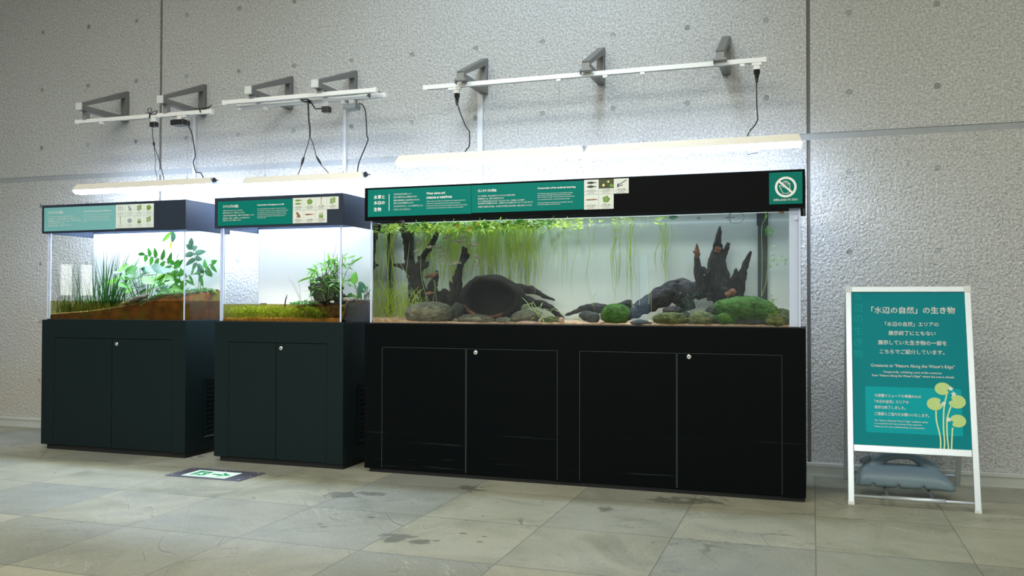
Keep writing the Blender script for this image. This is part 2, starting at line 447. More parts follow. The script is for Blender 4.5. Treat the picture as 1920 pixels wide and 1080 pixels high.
leafmat('leaf_yellow', (.55, .50, .05), (.70, .62, .12), 10, .4)
leafmat('stem_grey', (.13, .17, .11), (.22, .26, .18), 12, .1)
def mat_two(key, c1, c2, c3, s1, s2, rough=.9, bump=.6, dist=.012):
    n = NT(key)
    c = n.mix(n.rng(n.noise(s1, 4, .6), .35, .65), c1, c2)
    c = n.mix(n.rng(n.noise(s2, 3, .6, v=n.vmath('ADD', n.obj(), (3.3, 1.1, 7.7))), .52, .68), c, c3)
    M[key] = n.done(n.bsdf(c, rough, 0, n.bump(n.noise(min(60, s2 * 2), 4, .7), bump * .8, dist), .25))
mat_two('soil', (.10, .035, .014), (.26, .095, .02), (.15, .13, .018), 14, 5)
mat_two('soil_brown', (.075, .036, .022), (.19, .09, .05), (.09, .07, .03), 30, 9)
mat_two('soil_orange', (.34, .13, .045), (.55, .25, .10), (.22, .09, .018), 26, 9)
mat_two('sand', (.50, .30, .16), (.68, .50, .34), (.45, .20, .10), 60, 18)
def mat_wood(key, c1, c2, c3, st, bump=1.0):
    n = NT(key); v = n.vmath('MULTIPLY', n.obj(), st)
    gr = n.noise(1.0, 5, .65, v=v, dist=.6)
    c = n.mix(n.rng(gr, .36, .66), c1, c2)
    c = n.mix(n.rng(n.noise(14, 4, .6), .54, .70, 0, .85), c, c3)
    c = n.mix(n.rng(n.math('ABSOLUTE', n.math('SUBTRACT', n.noise(1.3, 3, .5, v=v), .5)), 0, .02, .8, 0), c, tuple(q * .3 for q in c1))
    M[key] = n.done(n.bsdf(c, .85, 0, n.bump(n.math('ADD', gr, n.math('MULTIPLY', n.noise(32, 3), .3)), bump, .02), .25))
mat_wood('driftwood', (.007, .006, .005), (.050, .034, .024), (.014, .013, .014), (70, 70, 11))
mat_wood('driftwood_grey', (.012, .011, .011), (.085, .072, .064), (.022, .023, .03), (13, 70, 60))
mat_two('driftwood_red', (.12, .045, .022), (.24, .10, .055), (.07, .04, .018), 26.4, 19.8, .85, .8, .015)
mat_two('pot_clay', (.008, .006, .005), (.022, .016, .011), (.014, .014, .008), 18.2, 28.6, .9, .8, .012)
mat_two('rock_grey', (.075, .073, .046), (.20, .18, .12), (.10, .105, .055), 18.2, 57.2, .9, .8, .01)
mat_two('rock_dark', (.028, .03, .027), (.07, .07, .06), (.045, .05, .018), 23.4, 65, .9, .8, .01)
mat_two('rock_pink', (.34, .20, .13), (.48, .33, .24), (.30, .2, .14), 31.2, 78, .8, .4, .006)
mat_two('rock_moss', (.045, .06, .02), (.13, .15, .055), (.20, .18, .07), 20.8, 67.6, 1, 1.0, .014)
mat_two('moss_green', (.02, .065, .008), (.065, .17, .02), (.11, .14, .045), 23.4, 78, 1, 1.0, .014)
mat_two('bark', (.16, .13, .11), (.42, .37, .34), (.09, .08, .075), 41.6, 78, .9, 1.0, .015)
mat_two('moss_bed', (0.025, 0.045, 0.012), (0.085, 0.12, 0.05), (0.15, 0.16, 0.11), 26, 40, 1, 1.0, .015)
mat_two('fish', (.14, .135, .085), (.34, .33, .24), (.05, .05, .02), 30, 40, .4, .1, .002)
mat_two('fish_brown', (.16, .075, .04), (.30, .15, .08), (.2, .1, .06), 30, 40, .5, .1, .002)
mat_two('fish_gold', (.55, .26, .04), (.70, .38, .08), (.3, .12, .02), 30, 40, .5, .1, .002)
def watermat(key, tint, dens, scol, refl, absorb=None):
    n = NT(key)
    t = n.n('BsdfTransparent'); n.put(t.inputs[0], tint)
    g = n.n('BsdfGlossy'); g.inputs['Roughness'].default_value = .02
    f = n.n('Fresnel'); f.inputs[0].default_value = 1.33
    n.done(n.mixsh(n.math('MULTIPLY', f.outputs[0], refl), t.outputs[0], g.outputs[0]))
    if dens:
        v = n.n('VolumePrincipled'); v.inputs['Color'].default_value = (*scol, 1); v.inputs['Density'].default_value = dens
        v.inputs['Anisotropy'].default_value = .35
        if absorb: v.inputs['Absorption Color'].default_value = (*absorb, 1)
        n.t.links.new(v.outputs[0], n.out.inputs['Volume'])
    M[key] = n.m
watermat('water_pool', (.965, .985, .97), .105, (.64, .84, .80), 1.0, (.58, .85, .72))
watermat('water_marsh', (.74, .74, .47), 0, None, .7)

# ------------------------------------------------------------------ the hall
fl = struct(MB().box(-22, 8, -13, .3, -.1, 0).build('floor', 'floor', org=(0, 0, 0)))
JZ, JX = 2.282, (-5.372, -.017, 5.33)
wb = MB()
xs = (-22, -10.73) + JX + (8,)
for i in range(5):
    a, b = xs[i] + (.012 if i else 0), xs[i + 1] - (.012 if i < 4 else 0)
    wb.box(a, b, 0, .2, 0, JZ - .022); wb.box(a, b, 0, .2, JZ + .022, 5.2)
struct(wb.build('wall_back', 'wall', org=(0, 0, 0)))
struct(MB().box(-22, 8, .006, .03, JZ - .023, JZ + .023).build('trim_1', 'joint_sealant'))
for k, x in enumerate(JX): struct(MB().box(x - .013, x + .013, .014, .04, 0, JZ - .023).box(x - .013, x + .013, .014, .04, JZ + .023, 5.2).build('trim_%d' % (k + 2), 'joint_dark'))
bb = MB().box(-22, 8, -.022, 0, 0, .062).build('baseboard_back', 'kerb'); struct(bb)
struct(MB().box(-22, 8, -.03, 0, .0625, .088).build('trim_5', 'kerb', bevel=.004))
struct(MB().box(-22, 8, -13.2, 1, 5.2, 5.3).build('ceiling', 'cream_wall'))
# the far side of the hall, which the glass mirrors: a wall with two lit windows
struct(MB().box(-22, 8, -13.2, -13, 0, 5.2).build('wall_front', 'cream_wall'))

def lit_window(k, x0, x1, z0, z1, mat):
    f = MB()
    for a, b, c, d in ((x0 - .06, x0, z0 - .06, z1 + .06), (x1, x1 + .06, z0 - .06, z1 + .06), (x0, x1, z0 - .06, z0), (x0, x1, z1, z1 + .06)): f.box(a, b, -13, -12.93, c, d)
    w = struct(f.build('window_%d' % k, 'rail_white'))
    MB().box(x0, x1, -13, -12.97, z0, z1).build('pane', mat, w)
lit_window(1, -18.02, -17.62, 1.30, 2.08, 'window_glow'); lit_window(2, -17.36, -16.98, 1.30, 2.06, 'window_glow')
lit_window(3, -8.6, -4.0, .15, 2.08, 'window_dim'); lit_window(4, -3.42, -3.05, .75, 2.08, 'window_blue'); lit_window(5, -2.35, -.25, .15, 2.10, 'window_dim')

# ------------------------------------------------------------------ cabinets, tanks, hoods
FY = -.880
class U: pass
UNITS = []
def unit(x0, x1, zt, zh, zH, lam):
    u = U(); u.x0, u.x1, u.zt, u.zh, u.zH, u.lam = x0, x1, zt, zh, zH, lam; UNITS.append(u); return u
U1 = unit(-5.745, -4.377, 1.012, 1.690, 1.912, 'laminate')
U2 = unit(-4.122, -3.064, 1.010, 1.690, 1.911, 'laminate')
U3 = unit(-2.897, -.034, 1.0095, 1.711, 1.9365, 'laminate_scuffed')

def cabinet(u, label, doors, locks, ztop, zb, kick, worn):
    t = thing('cabinet', label, 'cabinet', ((u.x0 + u.x1) / 2, -.62, 0), 'black cabinets under the aquariums')
    yb = -.37; g = .004
    b = MB().box(u.x0, u.x1, FY + .022, yb, zb, u.zt)
    b.box(u.x0, u.x1, FY, FY + .022, ztop + g, u.zt)
    edges = [u.x0]
    for a, c in doors:
        if abs(edges[-1] - a) > .02: edges += [a, c]
        else: edges[-1] = c
    edges.append(u.x1)
    for i in range(0, len(edges), 2): b.box(edges[i], edges[i + 1], FY, FY + .022, zb, ztop + g)
    b.build('body', u.lam, t)
    MB().box(u.x0 + kick, u.x1 - (.006 if kick < .06 else kick), FY + .012, yb - .01, 0, zb).build('toe_kick', 'door_gap', t)
    for i, (a, c) in enumerate(doors):
        d = MB().box(a + g / 2, c - g / 2, FY, FY + .018, zb + .004, ztop).build('door', u.lam, t, bevel=.0012)
        if worn:
            e = MB()
            for q in (a + g / 2, c - g / 2 - .0016): e.box(q, q + .0016, FY - .0008, FY + .001, zb + .01, ztop)
            e.box(a + g / 2, c - g / 2, FY - .0008, FY + .001, ztop - .0014, ztop)
            e.build('scuffed_edge', 'worn_edge', d)
        for lx, lz in locks:
            if a < lx < c:
                k = MB(); n = 18
                def ring(r, y): return [(lx + r * math.cos(6.2832 * j / n), y, lz + r * math.sin(6.2832 * j / n)) for j in range(n)]
                r0, r1, r2, r3 = ring(.0135, FY), ring(.0135, FY - .004), ring(.009, FY - .006), ring(.0075, FY - .003)
                k.add(r0 + r1 + r2 + r3 + [(lx, FY - .003, lz)], [[q * n + j, q * n + (j + 1) % n, (q + 1) * n + (j + 1) % n, (q + 1) * n + j] for q in range(3) for j in range(n)] + [[3 * n + j, 3 * n + (j + 1) % n, 4 * n] for j in range(n)])
                lk = k.build('lock', 'lock_metal', d)
                MB().box(lx - .0015, lx + .0015, FY - .0038, FY - .0032, lz - .004, lz + .004).build('keyhole', 'black_plastic', lk)
    return t
def X(u_, v_): return aty(u_, v_, FY).x
def Z(u_, v_): return aty(u_, v_, FY).z
c1 = cabinet(U1, 'black cabinet under the aquarium with tall rushes', [(X(102, 640), X(210, 640)), (X(210, 640), X(323, 640))], [(X(219, 645), Z(219, 645))], Z(210, 635.5), .036, .05, False)
c2 = cabinet(U2, 'narrow black cabinet under the aquarium with one bright leafy plant clump', [(X(429, 645), X(518, 645)), (X(518, 645), X(613, 645))], [(X(527, 653), Z(527, 653))], Z(518, 643.5), .034, .045, False)
c3 = cabinet(U3, 'long scuffed black cabinet with four doors under the driftwood aquarium', [(X(716, 655), X(874, 655)), (X(874, 655), X(1046, 655)), (X(1086, 660), X(1269, 660)), (X(1269, 660), X(1467, 660))],
             [(X(892, 661), Z(892, 661)), (X(1292, 669), Z(1292, 669))], Z(960, 655.5), .026, .035, True)
for u, t in ((U1, c1), (U2, c2)):       # louvred vents in the sides
    v = MB()
    y0, y1, z0, z1 = -.66, -.45, .135, .565
    for a, b in ((y0, y0 + .012), (y1 - .012, y1)): v.box(u.x1, u.x1 + .006, a, b, z0, z1)
    v.box(u.x1, u.x1 + .006, y0, y1, z0, z0 + .01); v.box(u.x1, u.x1 + .006, y0, y1, z1 - .01, z1)
    for i in range(12):
        z = z0 + .02 + i * .033
        v.bar((u.x1 + .004, y0 + .012, z + .012), (u.x1 + .004, y1 - .012, z + .012), .003, .026, up=(.5, 0, 1))
    v.build('vent_grille', u.lam, t)
MB().box(U1.x1 + .001, U1.x1 + .008, -.66, -.45, .128, .134).build('vent_sill', 'galvanised', c1)

def tank(u, label, ys=(-.862, -.392), th=.008, ztop=None, back='backboard', postw=.012):
    """open glass tank standing on the cabinet top; its back is a white board"""
    x0, x1 = u.x0 + .030, u.x1 - .026; z0, z1 = u.zt + .001, (ztop or u.zh + .03)
    y0, y1 = ys
    t = thing('aquarium', label, 'aquarium', ((x0 + x1) / 2, (y0 + y1) / 2, u.zt), 'glass tanks on the black cabinets')
    MB().box(x0, x1, y0, y0 + th, z0 + .006, z1).build('front_pane', 'glass', t)
    MB().box(x0, x0 + th, y0 + th, y1, z0 + .006, z1).build('side_pane', 'glass', t)
    MB().box(x1 - th, x1, y0 + th, y1, z0 + .006, z1).build('side_pane', 'glass', t)
    MB().box(x0, x1, y0, y1, z0, z0 + .006).build('base_plate', 'filter_black', t)
    MB().box(x0, x1, y1, y1 + .006, z0 + .006, z1).build('backboard', back, t)
    for xx in (x0, x1 - postw): MB().box(xx, xx + postw, y0 - .0015, y0 + .0005, z0 + .006, z1).build('corner_seam', 'seam', t)
    u.tx0, u.tx1, u.ty0, u.ty1, u.tank = x0 + th, x1 - th, y0 + th, y1, t
    return t
tank(U1, 'white backed marsh tank planted with tall rushes and ferns on red soil', postw=.010)
tank(U2, 'white backed tank with a leafy clump rooted on a dark stump over shallow water')
tank(U3, 'long water filled aquarium with branching driftwood, fish and mossy rocks', th=.012, back='backboard_pool', postw=.012)
# the thick end of the long tank
MB().box(U3.tx1 - .052, U3.tx1 - .002, U3.ty0 + .001, U3.ty0 + .012, U3.zt + .008, 1.735).build('corner_bracket', 'seam', U3.tank)
MB().box(U3.tx1 - .020, U3.tx1 - .004, U3.ty0 - .022, U3.ty0 - .014, 1.645, 1.665).build('glass_clip', 'seam', U3.tank)
MB().box(U1.tx0, U1.tx0 + .016, U1.ty0 + .001, U1.ty0 + .006, U1.zt + .008, 1.71).build('corner_bracket', 'seam', U1.tank)
MB().box(U2.tx0 - .006, U2.tx0 + .012, U2.ty0 + .001, U2.ty0 + .006, U2.zt + .008, 1.71).build('corner_bracket', 'seam', U2.tank)

HY = -.892
def hood(u, label, mat='laminate_hood'):
    t = thing('tank_hood', label, 'hood', ((u.x0 + u.x1) / 2, -.63, u.zh), 'black hoods around the tank tops')
    a, b = HY, -.365; w = .016
    MB().box(u.x0, u.x1, a, a + w, u.zh, u.zH).box(u.x0, u.x1, b - w, b, u.zh, u.zH).box(u.x0, u.x0 + w, a + w, b - w, u.zh, u.zH).box(u.x1 - w, u.x1, a + w, b - w, u.zh, u.zH).build('surround', mat, t, bevel=.0015)
    return t
h1 = hood(U1, 'black hood with a teal panel paled by glare and eight picture cards')
h2 = hood(U2, 'black hood with a teal panel and seven picture cards')
h3 = hood(U3, 'long black hood with teal panels and a no touching sign', 'laminate_hood_black')
PY_ = HY - .004
def hx(u_, v_): return aty(u_, v_, PY_).x
def hz(u_, v_): return aty(u_, v_, PY_).z
def panel(h, u0, v0, u1, v1, mat, name='information_panel'):
    x0, x1 = hx(u0, (v0 + v1) / 2), hx(u1, (v0 + v1) / 2); z0, z1 = hz(u0, v1), hz(u0, v0)
    p = MB().box(x0, x1, PY_, HY, z0, z1).build(name, mat, h, bevel=.001)
    return p, x0, x1, z0, z1
def lettering(p, lines, mat='print_white', name='lettering'):
    """lines: (text, u left, v baseline, u right, cap height in px, bold)"""
    t = MB()
    for body, u0, v, u1, hh, bold in lines:
        a, b = aty(u0, v, PY_ - .001), aty(u1, v, PY_ - .001)
        t.text(body, XZ(a.x, a.z, PY_ - .0008), b.x - a.x, hh / ppm(PY_, u0), bold)
    return t.build(name, mat, p)
p, *_ = panel(h1, 82.6, 390, 216.6, 434, 'teal_glare')
lettering(p, [('アカハライモリの保全', 90.5, 401.6, 118, 5.2, .024), ('Conservation of the Japanese fire-bellied newt', 156, 398.3, 208, 3.2, .024)])
lettering(p, [('アカハライモリは、東京にも生息する両生類ですが', 90.5, 408.3, 139, 2.9, 0), ('生息地の減少や、田んぼや水路の整備により、数が減っています。', 90.5, 412.5, 149, 3.0, 0), ('東京都西部の水辺などに生息し、それぞれ、地域ごとに 生息地を守る取り組み', 90.5, 416.6, 152, 3.0, 0), ('が、水族園で続けられています。', 90.5, 420.2, 121.5, 2.6, 0), ('都内の個体を飼育し、繁殖させています。', 90.5, 424.8, 133, 3.0, 0),
              ('Japanese fire-bellied newt lives in ponds and rice fields in Tokyo,', 156, 404.3, 210, 2.0, 0), ('but their number is decreasing because of habitat loss.', 156, 408, 206, 2.0, 0), ('In our aquarium, we keep and breed newts from western', 156, 411.3, 205, 2.0, 0), ('Tokyo, as a part of conservation program of the', 156, 415, 208, 2.0, 0), ('species.', 156, 417, 162.5, 1.6, 0)])
p, *_ = panel(h2, 408.3, 378.3, 548.2, 424, 'teal_print')
lettering(p, [('ミナミメダカの保全', 418.3, 390, 447, 5.4, .024), ('Conservation of the Japanese rice fish', 482.5, 386.6, 532.5, 3.6, .024)])
lettering(p, [('水田や小川にすむミナミメダカは', 418, 396.6, 454.5, 2.6, 0), ('環境の変化により、数が減っています。', 418, 401, 459, 2.8, 0), ('水族園では都内の個体を飼育し、繁殖させて系統を保存しています。', 418, 406, 476.5, 2.8, 0), ('東京産の「野生」の個体として大切に守られ', 418, 411, 468, 2.8, 0), ('飼育されています。繁殖しています。', 418, 415, 452, 2.8, 0),
              ('We call the medaka that has inhabited in Tokyo from old age,', 482.5, 393.2, 536, 2.2, 0), ('“Tokyo Medaka” and preserve them in aquariums by cooperating', 482.5, 396.8, 540, 2.2, 0), ('with volunteers, as the number of the wild medaka in Tokyo is', 482.5, 400.3, 537, 2.2, 0), ('decreasing by the change of rice fields, in aquariums in Tokyo', 482.5, 403.8, 537, 2.2, 0), ('we continue to keep and breed the “Tokyo Medaka” as a local', 482.5, 407, 533, 2.2, 0), ('conservation program.', 482.5, 410, 499, 2.0, 0)])
p, *_ = panel(h3, 689.6, 356, 883.6, 407, 'teal_print')
lettering(p, [('水草と', 701, 373.3, 721.3, 7, .024), ('水辺の', 701, 383.8, 721.3, 6.6, .024), ('生物', 701, 396.3, 714.6, 7, .024), ('Water plants and', 799.7, 365.8, 834, 5.2, .024), ('creatures at waterfronts', 799.7, 372.6, 847.3, 5.0, .024)])
lettering(p, [('水草は水辺の生き物にとって', 738, 366, 771.6, 3.2, 0), ('生活する場所や立ちよる場所だけでなく', 738, 371.6, 782, 3.2, 0), ('餌場や産卵場所など生活の場となります。', 738, 377.6, 787, 3.2, 0), ('東京では水辺の開発などにより', 738, 382.8, 775, 3.2, 0), ('水が汚れるだけでなく、こうした水草を見ることも', 738, 388.6, 792.5, 3.2, 0), ('むずかしくなってきました。', 738, 394.6, 769.6, 3.2, 0),
              ('Water plants provide not only places for aquatic animals to', 799.7, 379, 873, 2.4, 0), ('feed but also spawning ground for fish and aquatic insects.', 799.7, 383.3, 863, 2.4, 0), ('In urban area of Tokyo, it has become difficult to find both water plants', 799.7, 387.6, 876, 2.4, 0), ('and creatures due to developments, pollution, and other factors.', 799.7, 391.6, 869, 2.4, 0)])
MB().box(hx(729.2, 380), hx(730.2, 380), PY_ - .0008, PY_, hz(730, 395.2), hz(730, 364)).build('divider_line', 'print_white', p)
p, *_ = panel(h3, 884.0, 347.6, 1094.6, 399.5, 'teal_print')
lettering(p, [('ゼニタナゴの保全', 896, 360.5, 931, 5.2, .024), ('Conservation of the smallscale bitterling', 1008, 355.6, 1079, 4.2, .024)])
lettering(p, [('タナゴの仲間は、淡水に生息するイシガイなどの二枚貝の体内に', 896, 369.6, 966.5, 3.2, 0), ('産卵管を差し入れ、産卵する習性があります。', 896, 374.6, 945, 3.2, 0), ('かつては東京の池や川にもたくさんいましたが、外来魚による食害や', 896, 379.3, 984, 3.0, 0), ('池の改修や水質悪化のため、二枚貝とともに数が少なくなってしまいました。', 896, 383.6, 1000, 3.2, 0), ('水族園では繁殖に取り組み、井の頭の池や東京の水辺の再生・復活に協力しています。', 896, 389.6, 998, 3.2, 0),
              ('The bitterling lay eggs inside of the river mussel shells by inserting', 1008, 364.6, 1073.5, 2.4, 0), ('their ovipositors. The smallscale bitterling survives around Tokyo.', 1008, 368, 1071.5, 2.4, 0), ('However, they are no longer seen due to predation by invasive species,', 1008, 371.6, 1077.5, 2.4, 0), ('river or pond improvements, and deteriorating water quality.', 1008, 375.8, 1069, 2.4, 0), ('decreasing nationwide. We keep and breed individuals originating', 1008, 381.8, 1073.5, 2.4, 0), ('from Ibaraki and Miyagi in Tokyo Prefectures.', 1008, 385, 1051, 2.2, 0)])
p2, px0, px1, pz0, pz1 = panel(h3, 1442, 324, 1504.6, 383.6, 'teal_print', 'no_touching_sign')
# the crossed-out hand
K = 1 / ppm(PY_, 1473)
def sg(a, b, d): return (hx(1473.2, 350.7) + a * K, PY_ - d, hz(1473.2, 350.7) - b * K)
def stroke(mb, pts, w, z, closed=False):
    pts = [Vector((a, b)) for a, b in pts]; m = len(pts); L, Rr = [], []
    for i, q in enumerate(pts):
        a = pts[i - 1] if (i or closed) else q; b = pts[(i + 1) % m] if (i < m - 1 or closed) else q
        d = (b - a); d = d.normalized() if d.length > 1e-9 else Vector((1, 0)); nn = Vector((-d.y, d.x)) * (w / 2)
        L.append(sg(*(q + nn), z)); Rr.append(sg(*(q - nn), z))
    mb.add(L + Rr, [[i, (i + 1) % m, m + (i + 1) % m, m + i] for i in range(m if closed else m - 1)])
def arc(cx, cy, r, a0, a1, n): return [(cx + r * math.cos(R(a0 + (a1 - a0) * i / n)), cy + r * math.sin(R(a0 + (a1 - a0) * i / n))) for i in range(n + 1)]
g = MB()
stroke(g, [q for q in arc(0, 0, 17.4, 0, 360, 48)][:-1], 4.3, .0010, True)
hand = [(-11.5, -2.0), (-4.6, 11.8), (4.6, 11.8), (7.4, 7.0), (7.4, -6.3), (5.9, -7.6), (4.9, -6.3), (4.4, -1.0), (4.0, -9.2), (2.7, -10.9), (1.2, -9.6), (.9, -2.4), (.6, -10.6), (-.5, -12.0), (-1.8, -10.6), (-2.0, -2.4), (-2.2, -9.4), (-3.4, -10.8), (-4.7, -9.4), (-4.3, 1.2), (-8.0, -2.4), (-11.0, -3.0)]
stroke(g, hand, 1.15, .0008, True)
stroke(g, [(-12, -11), (12, 11)], 3.6, .0012)
g.build('pictogram', 'print_white', p2)
lettering(p2, [('お手をふれないでください', 1450.6, 377.3, 1496, 4.4, .024)])

# picture cards
def poly(mb, pts, cx, cz, w, h, z): mb.add([(cx + a * w, PY_ - z, cz + b * h) for a, b in pts], [list(range(len(pts)))])
def shp_fish(mb, cx, cz, w, h, z=.0009):
    poly(mb, [(-.5, 0), (-.3, .3), (0, .42), (.25, .2), (.36, .06), (.5, .34), (.46, 0), (.5, -.34), (.36, -.06), (.25, -.2), (0, -.42), (-.3, -.3)], cx, cz, w, h, z)
def shp_leaf(mb, cx, cz, r, n=9, e=1.0, z=.0009): poly(mb, [(math.cos(6.283 * i / n), e * math.sin(6.283 * i / n)) for i in range(n)], cx, cz, r, r, z)
def draw(kind, mb, x0, x1, z0, z1):
    w, h = x1 - x0, z1 - z0; cx, cz = (x0 + x1) / 2, z0 + h * .66
    if kind == 'two_fish': shp_fish(mb, cx, cz + h * .13, w * .66, h * .2); shp_fish(mb, cx, cz - h * .13, w * .66, h * .2)
    elif kind == 'loach': poly(mb, [(-.45, -.1), (-.3, .3), (.1, .25), (.14, .6), (.2, .3), (.45, .2), (.45, -.25), (.1, -.3), (-.3, -.35)], cx, cz, w * .9, h * .13, .0009)
    elif kind == 'tadpole': poly(mb, [(-.5, 0), (-.4, .35), (-.15, .35), (.5, .05), (.5, -.05), (-.15, -.35), (-.4, -.3)], cx, cz, w * .85, h * .16, .0009)
    elif kind == 'frog': poly(mb, [(-.4, .2), (-.3, .45), (-.1, .4), (.1, .15), (.35, -.1), (.4, -.4), (.1, -.45), (0, -.3), (-.1, -.45), (-.3, -.45), (-.2, -.15), (-.28, .08)], cx, cz, w * .5, h * .5, .0009)
    elif kind == 'newts':
        for q in (-.2, 0, .22): poly(mb, [(-.06, .5), (.0, .56), (.06, .5), (.04, .3), (.16, .24), (.05, .2), (.04, -.1), (.14, -.16), (.04, -.2), (.0, -.6), (-.04, -.2), (-.14, -.16), (-.04, -.1), (-.05, .2), (-.16, .24), (-.04, .3)], cx + q * w, cz, w * .55, h * .38, .0009)
    elif kind == 'clover':
        for i in range(5): shp_leaf(mb, cx + math.cos(i * 1.3) * w * .15, cz + math.sin(i * 1.3) * h * .13, w * .11, 8, 1, .0009 + .0001 * i)
        poly(mb, [(-.02, 0), (.02, 0), (-.1, -1), (-.14, -1)], cx, cz, w, h * .3, .0008)
    elif kind == 'sprig':
        for i in range(6): shp_leaf(mb, cx + (-1) ** i * w * .13, cz + h * (.2 - .07 * i), w * .12, 7, .5, .0009 + .0001 * i)
        poly(mb, [(-.02, .26), (.02, .26), (.04, -.3), (0, -.3)], cx, cz, w, h, .0008)
    elif kind == 'stalk': poly(mb, [(-.015, .3), (.015, .3), (.02, -.3), (-.02, -.3)], cx, cz, w, h, .0009); shp_leaf(mb, cx, cz + h * .25, w * .05, 7)
    elif kind == 'reeds':
        for i in range(7): poly(mb, [(-.03, -.28), (.03, -.28), (.01 * (i - 3), .1 + .06 * (i % 3))], cx + (i - 3) * w * .05, cz, w, h, .0009 + .00005 * i)
    elif kind == 'shell': shp_leaf(mb, cx, cz - h * .05, w * .24, 11, .85)
    elif kind == 'pond': poly(mb, [(-.5, -.5), (.5, -.5), (.5, .5), (-.5, .5)], cx, z0 + h * .69, w, h * .62, .0007)
    elif kind == 'chain':
        for i in range(7): shp_leaf(mb, cx + w * (-.2 + .085 * i), cz + h * (-.1 + .05 * i), w * .045, 7, .8, .0009 + .00005 * i)
        for i in range(4): shp_leaf(mb, cx + w * (-.16 + .08 * i), cz + h * (-.17 + .022 * i), w * .04, 7, .8, .0009)
        poly(mb, [(-.28, -.25), (-.2, -.22), (-.16, .02), (-.25, .0)], cx, cz, w, h, .0012)
def card(h, x0, x1, z0, z1, kind, ink, title, pale=False):
    c = MB().box(x0 + .0006, x1 - .0006, PY_, HY, z0 + .0006, z1 - .0006).build('picture_card', 'card_pale' if pale else 'card', h)
    g = MB(); draw(kind, g, x0, x1, z0, z1); g.build('picture', ink, c)
    w, hh = x1 - x0, z1 - z0; t = MB()
    t.text(title, XZ((x0 + x1) / 2 - w * .26, z0 + hh * .24, PY_ - .0006), w * .52, hh * .085, .02)
    t.add([(x0 + w * .06, PY_ - .0006, z0 + hh * .2), (x1 - w * .06, PY_ - .0006, z0 + hh * .2), (x1 - w * .06, PY_ - .0006, z0 + hh * .212), (x0 + w * .06, PY_ - .0006, z0 + hh * .212)], [(0, 1, 2, 3)])
    t.text('水辺の生き物', XZ((x0 + x1) / 2 - w * .16, z0 + hh * .125, PY_ - .0006), w * .32, hh * .05, 0)
    t.text('東京の池や川、田んぼにすむ', XZ((x0 + x1) / 2 - w * .28, z0 + hh * .05, PY_ - .0006), w * .56, hh * .05, 0)
    t.build('lettering', 'ink_grey' if pale else 'ink_dark', c)
    if kind == 'pond':
        q = MB(); cx = (x0 + x1) / 2
        shp_leaf(q, cx - w * .18, z0 + hh * .6, w * .09, 9, 1, .0010); shp_leaf(q, cx + w * .14, z0 + hh * .82, w * .075, 9, 1, .0010)
        q.build('flower', 'ink_yellow', c)
        q = MB(); shp_leaf(q, cx + w * .36, z0 + hh * .55, w * .13, 9, .9, .0011); q.build('lily_pad', 'ink_green', c)
def cards(h, u0, v_top0, u1, v_top1, v_mid0, v_bot0, cols, rows, pale=False):
    xa, xb = hx(u0, v_mid0), hx(u1, v_mid0); zt, zm, zb = hz(u0, v_top0), hz(u0, v_mid0), hz(u0, v_bot0)
    for j, row in enumerate(rows):
        for i, q in enumerate(row):
            a = xa + (xb - xa) * i / cols; b = xa + (xb - xa) * (i + 1) / cols
            card(h, a, b, zm if j == 0 else zb, zt if j == 0 else zm, *q, pale=pale)
cards(h1, 217, 384, 288, 381, 406, 428.4, 4, [[('newts', 'ink_grey', 'アカハライモリ'), ('frog', 'ink_grey', 'アマガエル'), ('sprig', 'ink_green', 'ミズオオバコ'), ('clover', 'ink_green', 'オモダカ')], [('stalk', 'ink_dark', 'ミゾソバ'), ('shell', 'ink_grey', 'マルタニシ'), ('reeds', 'ink_green', 'イグサ'), ('sprig', 'ink_green', 'デンジソウ')]], True)
cards(h2, 548.8, 371.4, 634.8, 368, 394.8, 419.2, 4, [[('two_fish', 'ink_green', 'ミナミメダカ'), ('clover', 'ink_green', 'ヒツジグサ'), ('stalk', 'ink_brown', 'イネ'), ('sprig', 'ink_green', 'ミズアオイ')], [('frog', 'ink_brown', 'ツチガエル'), ('tadpole', 'ink_brown', 'ツチガエルの幼生'), ('reeds', 'ink_green', 'マコモ')]])
cards(h3, 1095, 337.4, 1179, 334, 365.4, 393.2, 3, [[('two_fish', 'ink_dark', 'ゼニタナゴ'), ('pond', 'ink_pond', 'ヒメコウホネ'), ('chain', 'ink_dark', 'マツモ')], [('loach', 'ink_brown', 'ドジョウ'), ('clover', 'ink_green', 'アサザ')]])

